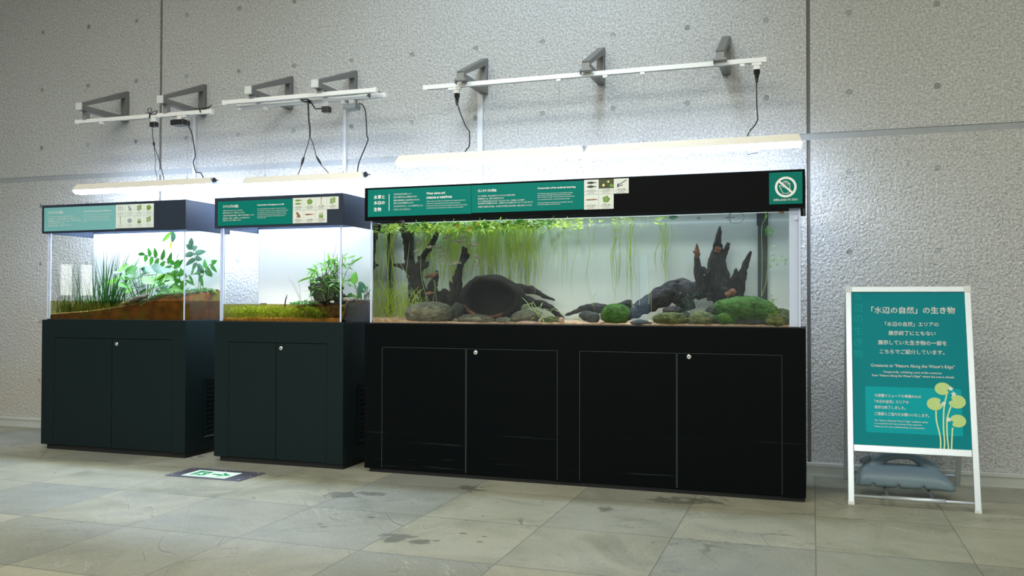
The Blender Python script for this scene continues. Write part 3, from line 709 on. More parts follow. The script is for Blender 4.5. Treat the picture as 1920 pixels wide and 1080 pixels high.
# ------------------------------------------------------------------ lamps, rails, brackets, cables
def lamp(x0, x1, y, zb, label, wires, ztop, cap_plug=False, glow='diffuser'):
    """trough lamp: pale sloping cover, glowing diffuser below, hung from its rail on two thin wires"""
    t = thing('aquarium_lamp', label, 'lamp', ((x0 + x1) / 2, y, zb), 'lamps hanging over the aquariums')
    e = .018
    c = MB(); pr = [(-.058, .014), (.058, .014), (.058, .022), (.030, .066), (-.030, .066), (-.058, .022)]
    n = len(pr)
    v = [(x0 + (e if z > .05 else 0), y + a, zb + z) for a, z in pr] + [(x1 - (e if z > .05 else 0), y + a, zb + z) for a, z in pr]
    c.add(v, [[i, n + i, n + (i + 1) % n, (i + 1) % n] for i in range(n)])
    for q in (.33, .66): c.box(x0 + e, x1 - e, y - .058 + .028 * q - .001, y - .058 + .028 * q + .003, zb + .022 + .044 * q, zb + .0225 + .044 * q)
    c.build('cover', 'lamp_cover', t)
    d = MB(); pr = [(-.054, .0135), (-.048, -.004), (-.03, -.012), (.03, -.012), (.048, -.004), (.054, .0135)]; n = len(pr)
    d.add([(x, y + a, zb + z) for x in (x0 + .004, x1 - .004) for a, z in pr], [[i, n + i, n + i + 1, i + 1] for i in range(n - 1)] + [list(range(n)), list(range(2 * n - 1, n - 1, -1))])
    d.build('diffuser', glow, t)
    for xa in (x0, x1):
        s = 1 if xa == x1 else -1; cp = MB(); pr = [(-.06, .012), (.06, .012), (.06, .023), (.032, .068), (-.032, .068), (-.06, .023)]
        vv = [(xa + (-(s * e) if z > .05 else 0) + k * s * .004, y + a, zb + z) for k in (0, 1) for a, z in pr]
        cp.add(vv, [list(range(6)), list(range(11, 5, -1))] + [[i, 6 + i, 6 + (i + 1) % 6, (i + 1) % 6] for i in range(6)])
        cp.build('end_cap', 'lamp_cap', t)
    for wx in wires:
        MB().tube([(wx, y, zb + .066), (wx, y, ztop)], .0011, 5).tube([(wx, y, zb + .064), (wx, y, zb + .082)], .005, 8).build('suspension_wire', 'wire', t)
    if cap_plug:
        k = MB().curve([(x1 - .01, y - .02, zb + .05), (x1 + .012, y - .022, zb + .062), (x1 + .02, y - .022, zb + .04), (x1 + .008, y - .02, zb + .025)], .005, 6)
        k.tube([(x1 + .004, y - .02, zb + .04), (x1 + .045, y - .02, zb + .042)], .006, 6).box(x1 + .002, x1 + .022, y - .034, y - .008, zb + .028, zb + .055)
        k.build('power_inlet', 'black_plastic', t)
    return t
def PX(u, v, y): return aty(u, v, y).x
L1Y, L2Y, L3Y = -.46, -.43, -.40
Z1, Z2, Z3 = 2.066, 2.057, 2.166
lamp(PX(146, 360, L1Y), PX(403, 350, L1Y), L1Y, Z1, 'white trough lamp over the tank with rushes', (PX(190, 340, L1Y), PX(351, 335, L1Y)), 2.645, True, 'diffuser_bright')
lamp(PX(464, 350, L2Y), PX(686, 340, L2Y), L2Y, Z2, 'white trough lamp over the narrow tank, black forked cable above', (PX(497, 335, L2Y), PX(643, 330, L2Y)), 2.67, True, 'diffuser_bright')
lamp(PX(748, 305, L3Y), PX(1097, 290, L3Y), L3Y, Z3, 'white trough lamp over the fish school, joined end to end with another', (PX(845, 285, L3Y), PX(1048, 280, L3Y)), 2.715)
lamp(PX(1100, 290, L3Y), PX(1503, 270, L3Y), L3Y, Z3 - .004, 'white trough lamp above the mossy rocks, ending by the no touching sign', (PX(1207, 275, L3Y), PX(1405, 265, L3Y)), 2.715, False)

def bracket(u, vt, label, tip, capmat=True):
    a = aty(u, vt, 0); x = a.x; w = .028; zt, zb = 3.012, 2.742; h = .042
    t = thing('wall_bracket', label, 'bracket', (x, 0, zb), 'grey triangular brackets on the concrete wall')
    m = MB()
    def plate(pts, half): m.prism(pts, lambda p, q, d: (x - half + d, p, q), 2 * half)
    plate([(0, zb), (-h, zb), (-h, zt - .03), (-.02, zt), (0, zt)], w)
    plate([(-h + .01, zb), (-tip, zb), (-tip, zb + h), (-h + .01, zb + h)], w - .0008)
    plate([(-h + .005, zt - .062), (-tip + .015, zb + h - .012), (-tip, zb + h + .012), (-h + .005, zt - .01)], w - .0016)
    m.build('frame', 'bracket_paint', t, bevel=.002)
    if capmat: MB().box(x - w - .002, x + w + .002, -tip - .012, -tip + .004, zb - .003, zb + h + .016).build('end_cap', 'bracket_cap', t, bevel=.004)
    else: MB().box(x - w - .016, x + w + .012, -tip - .002, -tip + .045, zb - .012, zb + .004).box(x - w - .016, x - w - .01, -tip, -tip + .04, zb - .03, zb).build('rail_clamp', 'bracket_paint', t, bevel=.002)
    for q in (.05, .2):
        MB().tube([(x, -h - .001, zb + .02 + q), (x, -h - .007, zb + .02 + q)], .007, 8).build('bolt', 'galvanised', t)
    return t
bracket(238, 174, 'grey wall bracket above the rushes tank, farthest from the driftwood aquarium', .535)
bracket(383, 160, 'grey wall bracket crossing the vertical wall joint above the ferns', .535)
bracket(545, 142, 'grey wall bracket above the narrow tank, on its rushes tank side', .575)
bracket(665, 131, 'grey wall bracket above the narrow tank, beside the thin conduit', .595)
bracket(909, 109, 'grey wall bracket standing on top of the wide cable conduit', .50, False)
bracket(1128, 90, 'middle one of the three grey wall brackets over the long aquarium', .48, False)
bracket(1362, 71, 'grey wall bracket nearest the no touching sign, seen almost edge on', .46, False)

def rail(x0, x1, y, z, label, hang, mat='rail_white', clips=()):
    t = thing('power_rail', label, 'rail', ((x0 + x1) / 2, y, z - .02), 'power rails under the wall brackets')
    MB().box(x0, x1, y - .017, y + .017, z - .016, z + .016).build('track', mat, t, bevel=.003)
    MB().box(x0 + .02, x1 - .02, y - .004, y + .004, z - .0175, z - .0155).build('slot', 'grey_plastic', t)
    for xa in (x0, x1): MB().box(xa - .012, xa + .012, y - .0185, y + .0185, z - .0175, z + .0175).build('end_cap', 'rail_white', t, bevel=.002)
    for hxx in hang:
        MB().box(hxx - .02, hxx + .02, y - .020, y + .020, z + .010, 2.7425).build('hanger', 'galvanised', t)
    for cx in clips: MB().box(cx - .016, cx + .016, y - .014, y + .014, z - .032, z - .016).build('wire_clip', 'rail_white', t, bevel=.002)
    return t
BX = [aty(*q, 0).x for q in ((238, 174), (383, 160), (545, 142), (665, 131), (909, 109), (1128, 90), (1362, 71))]
r1y, r2a, r2b, r3y = L1Y, -.52, L2Y, L3Y
rail(PX(145, 230, r1y), PX(397, 208, r1y), r1y, 2.660, 'white power rail over the rushes tank', BX[:2], clips=(PX(191, 232, r1y), PX(346, 217, r1y)))
rail(PX(421, 192, r2a), PX(704, 170, r2a), r2a, 2.704, 'white power rail over the narrow tank, the one further out from the wall', BX[2:4])
rail(PX(449, 202, r2b), PX(722, 179, r2b), r2b, 2.684, 'white power rail over the narrow tank, the one closer to the wall', BX[2:4], clips=(PX(498, 200, r2b), PX(644, 190, r2b)))
rail(PX(797, 156, r3y), PX(1434, 113, r3y), r3y, 2.722, 'long power rail over the driftwood aquarium', BX[4:], clips=(PX(845, 160, r3y), PX(1048, 147, r3y), PX(1135, 140, r3y), PX(1205, 134, r3y), PX(1392, 119, r3y)))

def adapter(u, y, zt, w, h, label, mat='black_plastic', d=.05):
    x = PX(u, 220, y)
    t = thing('power_adapter', label, 'power adapter', (x, y, zt - h - .03))
    MB().box(x - .022, x + .022, y - .015, y + .015, zt - .034, zt).build('rail_plug', 'rail_white', t, bevel=.003)
    MB().box(x - w / 2, x + w / 2, y - d / 2, y + d / 2, zt - .034 - h, zt - .034).build('housing', mat, t, bevel=.006)
    MB().box(x - w / 2 - .004, x - w / 2 + .002, y - .01, y + .01, zt - .034 - h * .7, zt - .034 - h * .3).build('socket', 'grey_plastic', t)
    return x
adapter(289, r1y, 2.644, .055, .04, 'small black power adapter under the rail over the rushes tank')
adapter(338, r1y, 2.644, .125, .045, 'wide flat black power adapter under the rail over the rushes tank', d=.09)
adapter(612, r2b, 2.668, .062, .045, 'small dark power adapter under the rails over the narrow tank')
adapter(660, r2b, 2.668, .10, .04, 'grey box adapter beneath the rails over the narrow tank, black plug in it', 'grey_plastic', d=.09)
def drop_plug(u, y, zt, label):
    x = PX(u, 160, y)
    t = thing('drop_plug', label, 'plug', (x, y, zt - .12))
    MB().box(x - .032, x + .032, y - .016, y + .016, zt - .018, zt).box(x - .02, x + .02, y - .014, y + .014, zt - .044, zt - .018).build('adapter', 'rail_white', t, bevel=.003)
    MB().tube([(x, y, zt - .044), (x, y, zt - .07), (x, y, zt - .075), (x, y, zt - .10), (x, y, zt - .128)], [.021, .021, .015, .012, .007], 10).build('plug_body', 'black_plastic', t)
drop_plug(857, r3y, 2.706, 'black plug hanging from the long rail beside the wide conduit')
drop_plug(1419, r3y, 2.706, 'black plug hanging from the rail end above the no touching sign')
def cable(pts, y, label, r=.0035, knobs=(), ymul=None):
    m = MB().curve([aty(u, v, y) for u, v in pts], r, 6)
    for u, v, u2, v2 in knobs: m.tube([aty(u, v, y), aty((u * 2 + u2) / 3, (v * 2 + v2) / 3, y), aty((u + u2 * 2) / 3, (v + v2 * 2) / 3, y), aty(u2, v2, y)], [.005, .009, .009, .005], 8)
    return tag(m.build('power_cable', 'cable_black'), label, 'cable', 'black power cables hanging under the rails')
cable([(857, 181), (858, 195), (865, 217), (875, 240), (880, 247), (880, 272), (875, 280), (870, 289)], r3y, 'black cable from the plug beside the wide conduit down to the lamp', .0045)
cable([(1419, 142), (1418.5, 180), (1420, 215), (1421, 222), (1416, 234), (1406, 246), (1401, 258), (1401, 287), (1411, 287), (1421, 286)], r3y + .065, 'black cable from the plug above the no touching sign, curling behind the lamp', .0045)
cable([(285, 236), (286, 250), (288, 268), (291, 280), (297, 296), (303, 318), (309, 343)], r1y, 'black cable from the small adapter with a bead connector, over the rushes tank', .003, [(288, 266, 289, 274)])
cable([(289, 274), (290, 288), (292, 300), (290.5, 315), (294, 330), (296, 343)], r1y, 'thin black cable branching below the bead connector', .0022)
cable([(353, 236), (359, 248), (363, 268), (366, 292), (362.5, 303), (364, 312), (368, 323), (376, 324), (381, 333), (384, 341)], r1y, 'black cable sagging from the wide flat adapter to the lamp end', .0045)
cable([(577, 192), (578, 200), (579, 225), (581, 240), (581, 256)], r2b, 'thick double black cable below the coil over the narrow tank', .006)
cable([(581, 256), (576, 275), (568, 300), (564, 314), (557, 332)], r2b, 'forked black cable strand slanting towards the rushes tank, over the narrow tank', .003, [(570, 294, 565, 310)])
cable([(581, 256), (587, 270), (594, 296), (602, 309), (611, 319), (620, 329)], r2b, 'forked black cable strand slanting towards the grey conduit, over the narrow tank', .003, [(593, 293, 602, 308)])
cable([(672, 195), (679, 196), (685, 208), (687, 235), (688, 254), (690, 262), (684, 278), (673, 305), (670, 325)], r2b, 'black cable from the grey box adapter to the end of the narrow tank lamp', .0045)
cable([(273, 211), (280, 212), (285, 205), (280, 203), (277, 207), (281, 213), (289, 209), (295, 208), (291, 214), (281, 214), (280, 222), (282, 214)], r1y - .022, 'looped black cable tied on the rail above the small adapter', .003)
cable([(366, 203), (374, 204), (376, 211), (374, 203), (384, 203), (394, 199), (397, 196), (391, 202), (377, 205)], r1y - .022, 'loose black cable end tied round the rail end over the ferns', .003)
cable([(562, 186), (570, 185), (580, 188), (573, 191), (565, 187), (574, 186), (583, 190), (577, 193), (583, 193), (588, 199), (592, 204), (605, 203)], r2b - .02, 'tangled black cable bundle on the rail over the narrow tank', .005)
cable([(688, 180), (694, 176), (693, 183), (690, 175), (697, 170), (706, 170), (713, 173)], r2b - .02, 'black cable tie at the rail end over the narrow tank', .003)

def conduit(u, w, zt, zb, label):
    x = aty(u, 270, 0).x
    m = MB().box(x - w / 2, x + w / 2, -.02, 0, zb, zt)
    m.box(x - w / 2 - .001, x + w / 2 + .001, -.0205, 0, (zt + zb) / 2 - .001, (zt + zb) / 2 + .001)
    tag(m.build('cable_conduit', 'trunking', bevel=.002), label, 'conduit', 'flat cable conduits running down the wall')
conduit(366.5, .028, 2.742, .10, 'flat grey cable conduit running down the wall behind the rushes tank')
conduit(647.5, .030, 2.742, .10, 'flat grey cable conduit running down the wall behind the narrow tank')
conduit(901.5, .042, 2.742, .10, 'widest flat grey cable conduit, on the wall behind the long aquarium')

# ------------------------------------------------------------------ poster stand with its water-filled weight
def stand():
    YF, YT, YB, ZT = -.840, -.512, -.07, 1.258
    xl, xr = .196, .884
    t = thing('poster_stand', 'silver folding stand with a green poster about waterside creatures', 'sign', ((xl + xr) / 2, -.45, 0))
    ln = math.hypot(YT - YF, ZT); e2 = Vector((0, (YT - YF) / ln, ZT / ln)); nrm = Vector((0, -e2.z, e2.y))
    O = Vector((xl, YF, 0))
    def FP(a, b, d): return O + Vector((a, 0, 0)) + e2 * b + nrm * d       # a across, b up the frame, d towards the viewer
    WD = xr - xl; HT = ln
    def slab(mb, a0, a1, b0, b1, d0, d1): mb.prism([(a0, b0), (a1, b0), (a1, b1), (a0, b1)], lambda a, b, d: FP(a, b, d0 + d), d1 - d0)
    fw = .034; pb = .345
    def leg(a0, a1): m = MB(); slab(m, a0, a1, 0, HT, -.02, .004); return m.build('leg', 'aluminium', t, bevel=.003)
    leg(0, fw); leg(WD - fw, WD)
    m = MB(); slab(m, fw, WD - fw, HT - .036, HT, -.02, .004); m.build('top_rail', 'aluminium', t, bevel=.003)
    m = MB(); slab(m, fw, WD - fw, pb - .04, pb, -.02, .003); m.build('middle_rail', 'aluminium', t, bevel=.003)
    for a0 in (-.002, WD - fw - .002): m = MB(); slab(m, a0, a0 + fw + .004, HT - .038, HT + .002, -.022, .006); m.build('corner_cap', 'bracket_cap', t, bevel=.003)
    for a0 in (-.001, WD - fw - .001): m = MB(); slab(m, a0, a0 + fw + .002, -.001, .018, -.021, .005); m.build('foot', 'bracket_cap', t, bevel=.002)
    m = MB().tube([FP(fw * .5, .052, -.008), FP(WD - fw * .5, .052, -.008)], .0085, 10); m.build('crossbar', 'aluminium', t)
    m = MB().tube([FP(WD * .27, .052, -.008), FP(WD * .74, .052, -.008)], .0125, 12); m.build('crossbar_sleeve', 'aluminium', t)
    # rear frame
    def RP(a, b): q = b / HT; return Vector((xl + a, YB + (YT + .03 - YB) * q, ZT * q * .985))
    for a in (fw * .5 - .004, WD - fw * .5 + .004): MB().bar(RP(a, 0), RP(a, HT), .030, .02, up=(0, -1, .3)).build('rear_leg', 'aluminium', t, bevel=.002)
    MB().tube([RP(fw * .5, .07), RP(WD - fw * .5, .07)], .0085, 10).build('rear_crossbar', 'aluminium', t)
    for k, a in ((0, .31), (1, .655)):
        p, q = FP(WD * a, .052, -.008), RP(WD * a, .07)
        MB().tube([p, q], .0085, 8).build('support_rod', 'galvanised', t)
    # poster
    m = MB(); slab(m, fw - .002, WD - fw + .002, pb - .002, HT - .034, -.012, -.004); po = m.build('poster', 'teal_poster', t)
    # pixel place -> coordinates on the poster
    def AB(u, v):
        r = ray(u, v); k = (O + nrm * -.004 - EYE).dot(nrm) / r.dot(nrm); q = EYE + r * k - O
        return q.x, q.dot(e2)
    def line(mb, body, u0, v, u1, hh, bold, z=.0006):
        a0, b0 = AB(u0, v); a1, _ = AB(u1, v)
        mb.text(body, lambda a, b, d: FP(a0 + a, b0 + b, -.004 + z), a1 - a0, hh / 357, bold)
    m = MB()
    for L in (('「水辺の自然」の生き物', 1634, 587.5, 1790.5, 14.6, .024), ('「水辺の自然」エリアの', 1659.5, 611.5, 1760, 9.6, .024), ('展示終了にともない', 1666, 628.4, 1754.5, 9.6, .024), ('展示していた生き物の一部を', 1646.5, 646, 1775, 9.8, .024), ('こちらでご紹介しています。', 1650, 663, 1771, 9.6, .024),
              ('Creatures at “Nature Along the Water’s Edge”', 1633, 689, 1790.5, 8.2, .024), ('Temporarily, exhibiting some of the creatures', 1656, 700, 1765.5, 5.6, .024), ('from “Nature Along the Water’s Edge” where the area is closed.', 1635, 706.5, 1789, 5.8, .024),
              ): line(m, *L)
    m.build('lettering', 'print_white', po)
    m = MB()
    for i, ch in enumerate('水辺の生き物'): line(m, ch, 1601, 563 + 21.4 * i, 1617.5, 17.5, -.012)
    m.build('side_lettering', 'teal_poster_ghost', po)
    # light box
    c = [AB(1622, 724), AB(1802, 728), AB(1804, 817), AB(1622.5, 810)]; rr = .012; pts = []
    a0, a1, b0, b1 = c[0][0], c[1][0], c[3][1], c[0][1]
    for cx, cy, s in ((a1 - rr, b1 - rr, 0), (a0 + rr, b1 - rr, 90), (a0 + rr, b0 + rr, 180), (a1 - rr, b0 + rr, 270)):
        pts += [(cx + rr * math.cos(R(s + q)), cy + rr * math.sin(R(s + q))) for q in (0, 22, 45, 68, 90)]
    m = MB(); m.add([FP(a, b, -.0037) for a, b in pts], [list(range(len(pts)))]); bx = m.build('notice_box', 'teal_poster_light', po)
    m = MB()
    for L in (('水族園リニューアル準備のため', 1640, 744, 1727, 6.6, .024), ('「水辺の自然」エリアの', 1640, 755, 1703.5, 6.6, .024), ('展示は終了しました。', 1640, 766, 1698, 6.6, .024), ('ご理解とご協力をお願いいたします。', 1640, 778.4, 1742.5, 6.8, .024),
              ('The “Nature Along the Water’s Edge” exhibition ended', 1639.5, 790, 1739.5, 4.2, .024), ('to preparations for the renewal of the aquarium.', 1639.5, 795.6, 1729, 4.2, .024), ('Thank you for your understanding and cooperation.', 1639.5, 801.4, 1734.5, 4.2, .024)): line(m, *L)
    m.build('notice_lettering', 'print_white', bx)
    # water plants with round leaves
    def ribbon(mb, uv, w, z):
        P = [Vector(AB(*q)) for q in uv]; o = []
        for i in range(len(P) - 1):
            p0, p1, p2, p3 = P[max(0, i - 1)], P[i], P[i + 1], P[min(len(P) - 1, i + 2)]
            for q in range(6):
                s = q / 6; o.append(.5 * (2 * p1 + (p2 - p0) * s + (2 * p0 - 5 * p1 + 4 * p2 - p3) * s * s + (3 * p1 - p0 - 3 * p2 + p3) * s ** 3))
        o.append(P[-1]); Lf, Rt = [], []
        for i, q in enumerate(o):
            d = (o[min(i + 1, len(o) - 1)] - o[max(i - 1, 0)]).normalized(); nn = Vector((-d.y, d.x)) * w / 2
            Lf.append(FP(*(q + nn), -.004 + z)); Rt.append(FP(*(q - nn), -.004 + z))
        k = len(o); mb.add(Lf + Rt, [[i, i + 1, k + i + 1, k + i] for i in range(k - 1)])
    m = MB()
    for uv in (((1755, 770), (1756, 790), (1763, 820), (1763.5, 845)), ((1775, 740), (1770, 765), (1769, 800), (1771, 830), (1769.5, 846)), ((1783, 762), (1776, 785), (1776, 815), (1779, 846)), ((1786, 802), (1785, 820), (1784, 846))): ribbon(m, uv, .0075, .0011)
    m.build('lily_stem', 'lily_vein', po)
    for u, v, r, ang in ((1767.5, 729, 14.3, -15), (1753, 757.5, 14.5, 15), (1794.5, 753.5, 15.2, 160), (1796, 789.5, 14.3, 195)):
        a, b = AB(u, v); q = r / 352; m = MB(); n = 40; pts = []
        for i in range(n):
            th = 2 * math.pi * i / n; dl = abs((math.degrees(th) - ang + 180) % 360 - 180)
            rr = q * (1 if dl > 26 else 1 - .45 * (1 - dl / 26) ** .8) * (1.0 + .04 * math.cos(2 * th))
            pts.append((a + rr * math.cos(th), b + rr * .93 * math.sin(th)))
        m.add([FP(p, w, -.0026) for p, w in pts] + [FP(a, b, -.0026)], [[i, (i + 1) % n, n] for i in range(n)])
        lf = m.build('lily_leaf', 'lily_green', po)
        m = MB()
        for k in range(7):
            th = R(ang + 60 + k * 40); p = Vector((a + q * .3 * math.cos(R(ang)), b + q * .3 * math.sin(R(ang)))); d = Vector((math.cos(th), math.sin(th))); nn = Vector((-d.y, d.x)) * .0007
            e = p + d * q * .75
            m.add([FP(*(p + nn), -.0022), FP(*(p - nn), -.0022), FP(*(e - nn * .5), -.0022), FP(*(e + nn * .5), -.0022)], [(0, 1, 2, 3)])
        m.build('leaf_vein', 'lily_vein', lf)
    for u, v in ((1782.5, 729), (1788, 739), (1769, 757.5), (1779, 787)):
        a, b = AB(u, v); m = MB()
        for k in range(5):
            th = R(90 + 72 * k); d = Vector((math.cos(th), math.sin(th))); nn = Vector((-d.y, d.x)); p = Vector((a, b))
            m.add([FP(*(p + nn * .003), -.0018), FP(*(p - nn * .003), -.0018), FP(*(p + d * .009 - nn * .0035), -.0018), FP(*(p + d * .0155), -.0018), FP(*(p + d * .009 + nn * .0035), -.0018)], [(0, 1, 2, 3, 4)])
        m.build('lily_flower', 'print_white', po)
    # weight lying on the support rods
    wx0, wx1, wy, z0 = .250, .796, -.53, .060
    w = thing('stand_weight', 'grey plastic water weight with carrying handle inside the poster stand', 'weight', ((wx0 + wx1) / 2, wy, z0))
    m = MB(); nx, nr = 40, 20; k0 = 0
    def topz(s):
        if s < .10: return .075 + .055 * (s / .10)
        if s < .78: return .130 + .006 * math.sin((s - .1) / .68 * math.pi)
        return .130 - .098 * ((s - .78) / .22) ** 1.35
    for i in range(nx + 1):
        s = i / nx; x = wx0 + (wx1 - wx0) * s
        en = min(1, (s / .05)) ** .5 if s < .05 else (min(1, (1 - s) / .06) ** .5 if s > .94 else 1)
        en = max(en, .02); hz_ = topz(s) * (.55 + .45 * en); hy = .105 * (.35 + .65 * en)
        bot = .020 * max(0, math.cos((s * 4.0 + .32) * 2 * math.pi)) ** 14 if .05 < s < .8 else 0
        for j in range(nr):
            th = 2 * math.pi * j / nr; c_, s_ = math.cos(th), math.sin(th)
            yy = hy * math.copysign(abs(c_) ** .55, c_); zz = hz_ / 2 + hz_ / 2 * math.copysign(abs(s_) ** .6, s_)
            taper = 1 - .42 * (zz / .14) ** 2 if zz > 0 else 1
            if s_ < -.2: zz += bot
            m.v.append(Vector((x, wy + yy * taper, z0 + zz)))
    for i in range(nx):
        for j in range(nr): m.f.append([i * nr + j, i * nr + (j + 1) % nr, (i + 1) * nr + (j + 1) % nr, (i + 1) * nr + j]); m.sm.append(True)
    m.f.append(list(range(nr))); m.sm.append(True); m.f.append([nx * nr + j for j in reversed(range(nr))]); m.sm.append(True)
    m.build('shell', 'weight_grey', w)
    hd = MB().curve([(wx0 + .085, wy, z0 + .100), (wx0 + .120, wy, z0 + .143), (wx0 + .175, wy, z0 + .176), (wx0 + .25, wy, z0 + .187), (wx0 + .315, wy, z0 + .182), (wx0 + .375, wy, z0 + .152), (wx0 + .43, wy, z0 + .100)], [.048, .042, .027, .019, .020, .034, .048], 14, 6)
    hd.build('handle', 'weight_grey', w)
    a = Vector((wx0 + .070, wy, z0 + .125)); d = Vector((-.5, 0, 1)).normalized()
    MB().tube([a, a + d * .022, a + d * .023, a + d * .042, a + d * .045], [.022, .022, .036, .036, .030], 16).build('cap', 'weight_cap', w)
stand()

# ------------------------------------------------------------------ exit sign let into the floor
def exit_sign():
    x0, x1, y0, y1 = -4.072, -3.490, -1.452, -1.166
    t = thing('floor_exit_sign', 'lit green and white exit sign let into the floor tiles', 'exit sign', ((x0 + x1) / 2, (y0 + y1) / 2, 0))
    MB().box(x0, x1, y0, y1, 0, .004).build('frame', 'exit_plate', t, bevel=.001)
    a0, a1, b0, b1 = -3.968, -3.628, -1.420, -1.232
    lit = MB().box(a0, a1, b0, b1, .004, .0055).build('lit_panel', 'exit_lit', t)
    for sx in (.05, .5, .95):
        for sy in (.12, .88): MB().tube([(x0 + (x1 - x0) * sx, y0 + (y1 - y0) * sy, .004), (x0 + (x1 - x0) * sx, y0 + (y1 - y0) * sy, .0056)], .0075, 10).build('screw', 'aluminium', t)
    for sx in (.03, .97): MB().tube([(x0 + (x1 - x0) * sx, (y0 + y1) / 2, .004), (x0 + (x1 - x0) * sx, (y0 + y1) / 2, .0056)], .0075, 10).build('screw', 'aluminium', t)
    def Q(pts, m, z=.0058): m.add([(a0 + (a1 - a0) * p, b0 + (b1 - b0) * q, z) for p, q in pts], [list(range(len(pts)))])
    m = MB()       # doorway with a running figure left white, and an arrow
    Q([(.10, .18), (.42, .18), (.42, .84), (.10, .84)], m)
    Q([(.52, .42), (.74, .42), (.74, .58), (.52, .58)], m); Q([(.70, .20), (.94, .50), (.70, .80), (.70, .66), (.80, .50), (.70, .34)], m)
    m.build('arrow_and_door', 'exit_green', lit)
    m = MB()
    for P in ([(.29, .70), (.33, .73), (.355, .70), (.33, .66)], [(.22, .62), (.31, .64), (.30, .46), (.24, .44)], [(.24, .46), (.30, .46), (.37, .30), (.33, .28)], [(.24, .46), (.28, .44), (.22, .24), (.13, .26), (.13, .30), (.19, .30)], [(.22, .62), (.25, .58), (.17, .46), (.14, .49)], [(.30, .62), (.31, .56), (.39, .52), (.40, .56)]): Q(P, m, .0061)
    m.build('running_figure', 'exit_lit', lit)
exit_sign()

# ------------------------------------------------------------------ inside the tanks
def bed(u, zf, name, mat, label, cat, x0=None, x1=None, nx=60, ny=12, amp=.006, seed=1, inset=0.0):
    """soil heaped to zf(x, t) with t 0 at the front glass and 1 at the back"""
    x0, x1 = x0 if x0 is not None else u.tx0 + .002, x1 if x1 is not None else u.tx1 - .002
    y0, y1 = u.ty0 + .002 + inset, u.ty1 - .002 - inset * .3; zb = u.zt + .0075
    m = MB(); top = []
    for i in range(nx + 1):
        for j in range(ny + 1):
            x = x0 + (x1 - x0) * i / nx; t = j / ny; y = y0 + (y1 - y0) * t
            z = zf(x, t) + amp * (mnoise.noise(Vector((x * 16, y * 16, seed))) + .5 * mnoise.noise(Vector((x * 45, y * 45, seed))))
            m.v.append(Vector((x, y, max(z, zb + .004))))
    N = ny + 1; nb = len(m.v)
    for q in list(m.v): m.v.append(Vector((q.x, q.y, zb)))
    for i in range(nx):
        for j in range(ny): m.f.append([i * N + j, (i + 1) * N + j, (i + 1) * N + j + 1, i * N + j + 1]); m.sm.append(True)
    for i in range(nx):
        for j, fl_ in ((0, 0), (ny, 1)):
            a, b = i * N + j, (i + 1) * N + j; m.f.append([a, nb + a, nb + b, b] if not fl_ else [b, nb + b, nb + a, a]); m.sm.append(False)
    for j in range(ny):
        for i in (0, nx):
            a, b = i * N + j, i * N + j + 1; m.f.append([a, b, nb + b, nb + a]); m.sm.append(False)
    m.f.append([nb, nb + ny, nb + nx * N + ny, nb + nx * N]); m.sm.append(False)
    return tag(m.build(name, mat), label, cat, kind='stuff')
def lerp_tab(tab, x):
    for (a, b), (c, d) in zip(tab, tab[1:]):
        if x <= c: return b + (d - b) * max(0, (x - a) / (c - a))
    return tab[-1][1]
def water(u, z, mat, label, x0=None, x1=None):
    m = MB().box(x0 if x0 is not None else u.tx0 + .0012, x1 if x1 is not None else u.tx1 - .0012, u.ty0 + .0012, u.ty1 - .0012, u.zt + .0082, z)
    return tag(m.build('tank_water', mat), label, 'water', kind='stuff')
rnd = random.Random(7)
def at(u, v, y): return aty(u, v, y)

# --- marsh tank
T1 = [(-5.72, 1.050), (-5.3, 1.078), (-4.98, 1.117), (-4.80, 1.150), (-4.68, 1.192), (-4.55, 1.205), (-4.40, 1.205)]
f1 = lambda x, t: lerp_tab(T1, x) + t * (.012 + .03 * max(0, min(1, (x + 5.0) / .4)))
bed(U1, f1, 'soil', 'soil', 'red brown soil sloping up under the ferns behind the glass', 'soil', amp=.007)
water(U1, 1.162, 'water_marsh', 'shallow brown water around the rush roots')
m = MB()
for i in range(260):
    x = rnd.uniform(-5.70, -4.78); t = rnd.random() * .15; z = lerp_tab(T1, x) + .002
    m.blob((x, U1.ty0 + .006 + t * .1, z), [rnd.uniform(.003, .007)] * 3, 1, .3, 2, i)
tag(m.build('gravel', 'rock_pink'), 'thin line of pinkish gravel on the red soil at the glass', 'gravel', kind='stuff')
# rushes
def rush(cx, cy, n, hmin, hmax, spread, mat, label, sd, zb=1.07, wmax=.016, lean=.0):
    t = thing('rush', label, 'plant', (cx, cy, zb), 'rushes in the marsh tank'); q = random.Random(sd)
    for part, share in (('leaves', 1.0),):
        m = MB()
        for i in range(n):
            a = q.uniform(0, 6.283); r = q.random() ** .6
            b = Vector((cx + r * spread * .35 * math.cos(a), cy + r * .05 * math.sin(a), zb - .02))
            L = q.uniform(hmin, hmax); tilt = q.gauss(0, .16) * 1.2 + r * math.cos(a) * .35 + lean
            m.leaf(b, (tilt, q.gauss(0, .12), 1), L, q.uniform(.006, wmax), side=(1, q.uniform(-.6, .6), 0), droop=abs(tilt) * q.uniform(.2, 1.2), seg=8, fold=.25, pw=.45)
        m.build(part, mat, t)
    m = MB()
    for i in range(max(3, n // 5)):
        b = Vector((cx + q.gauss(0, spread * .13), cy + q.gauss(0, .02), zb - .02))
        m.curve([b, b + Vector((q.gauss(0, .012), 0, .05)), b + Vector((q.gauss(0, .018), q.gauss(0, .01), .13))], [.006, .005, .003], 6, 4)
    m.build('stem_base', 'leaf_mid', t)
rush(at(197, 575, -.60).x, -.60, 46, .24, .60, .30, 'leaf_rush', 'densest green rush clump standing in the middle of the marsh water', 1, lean=.05)
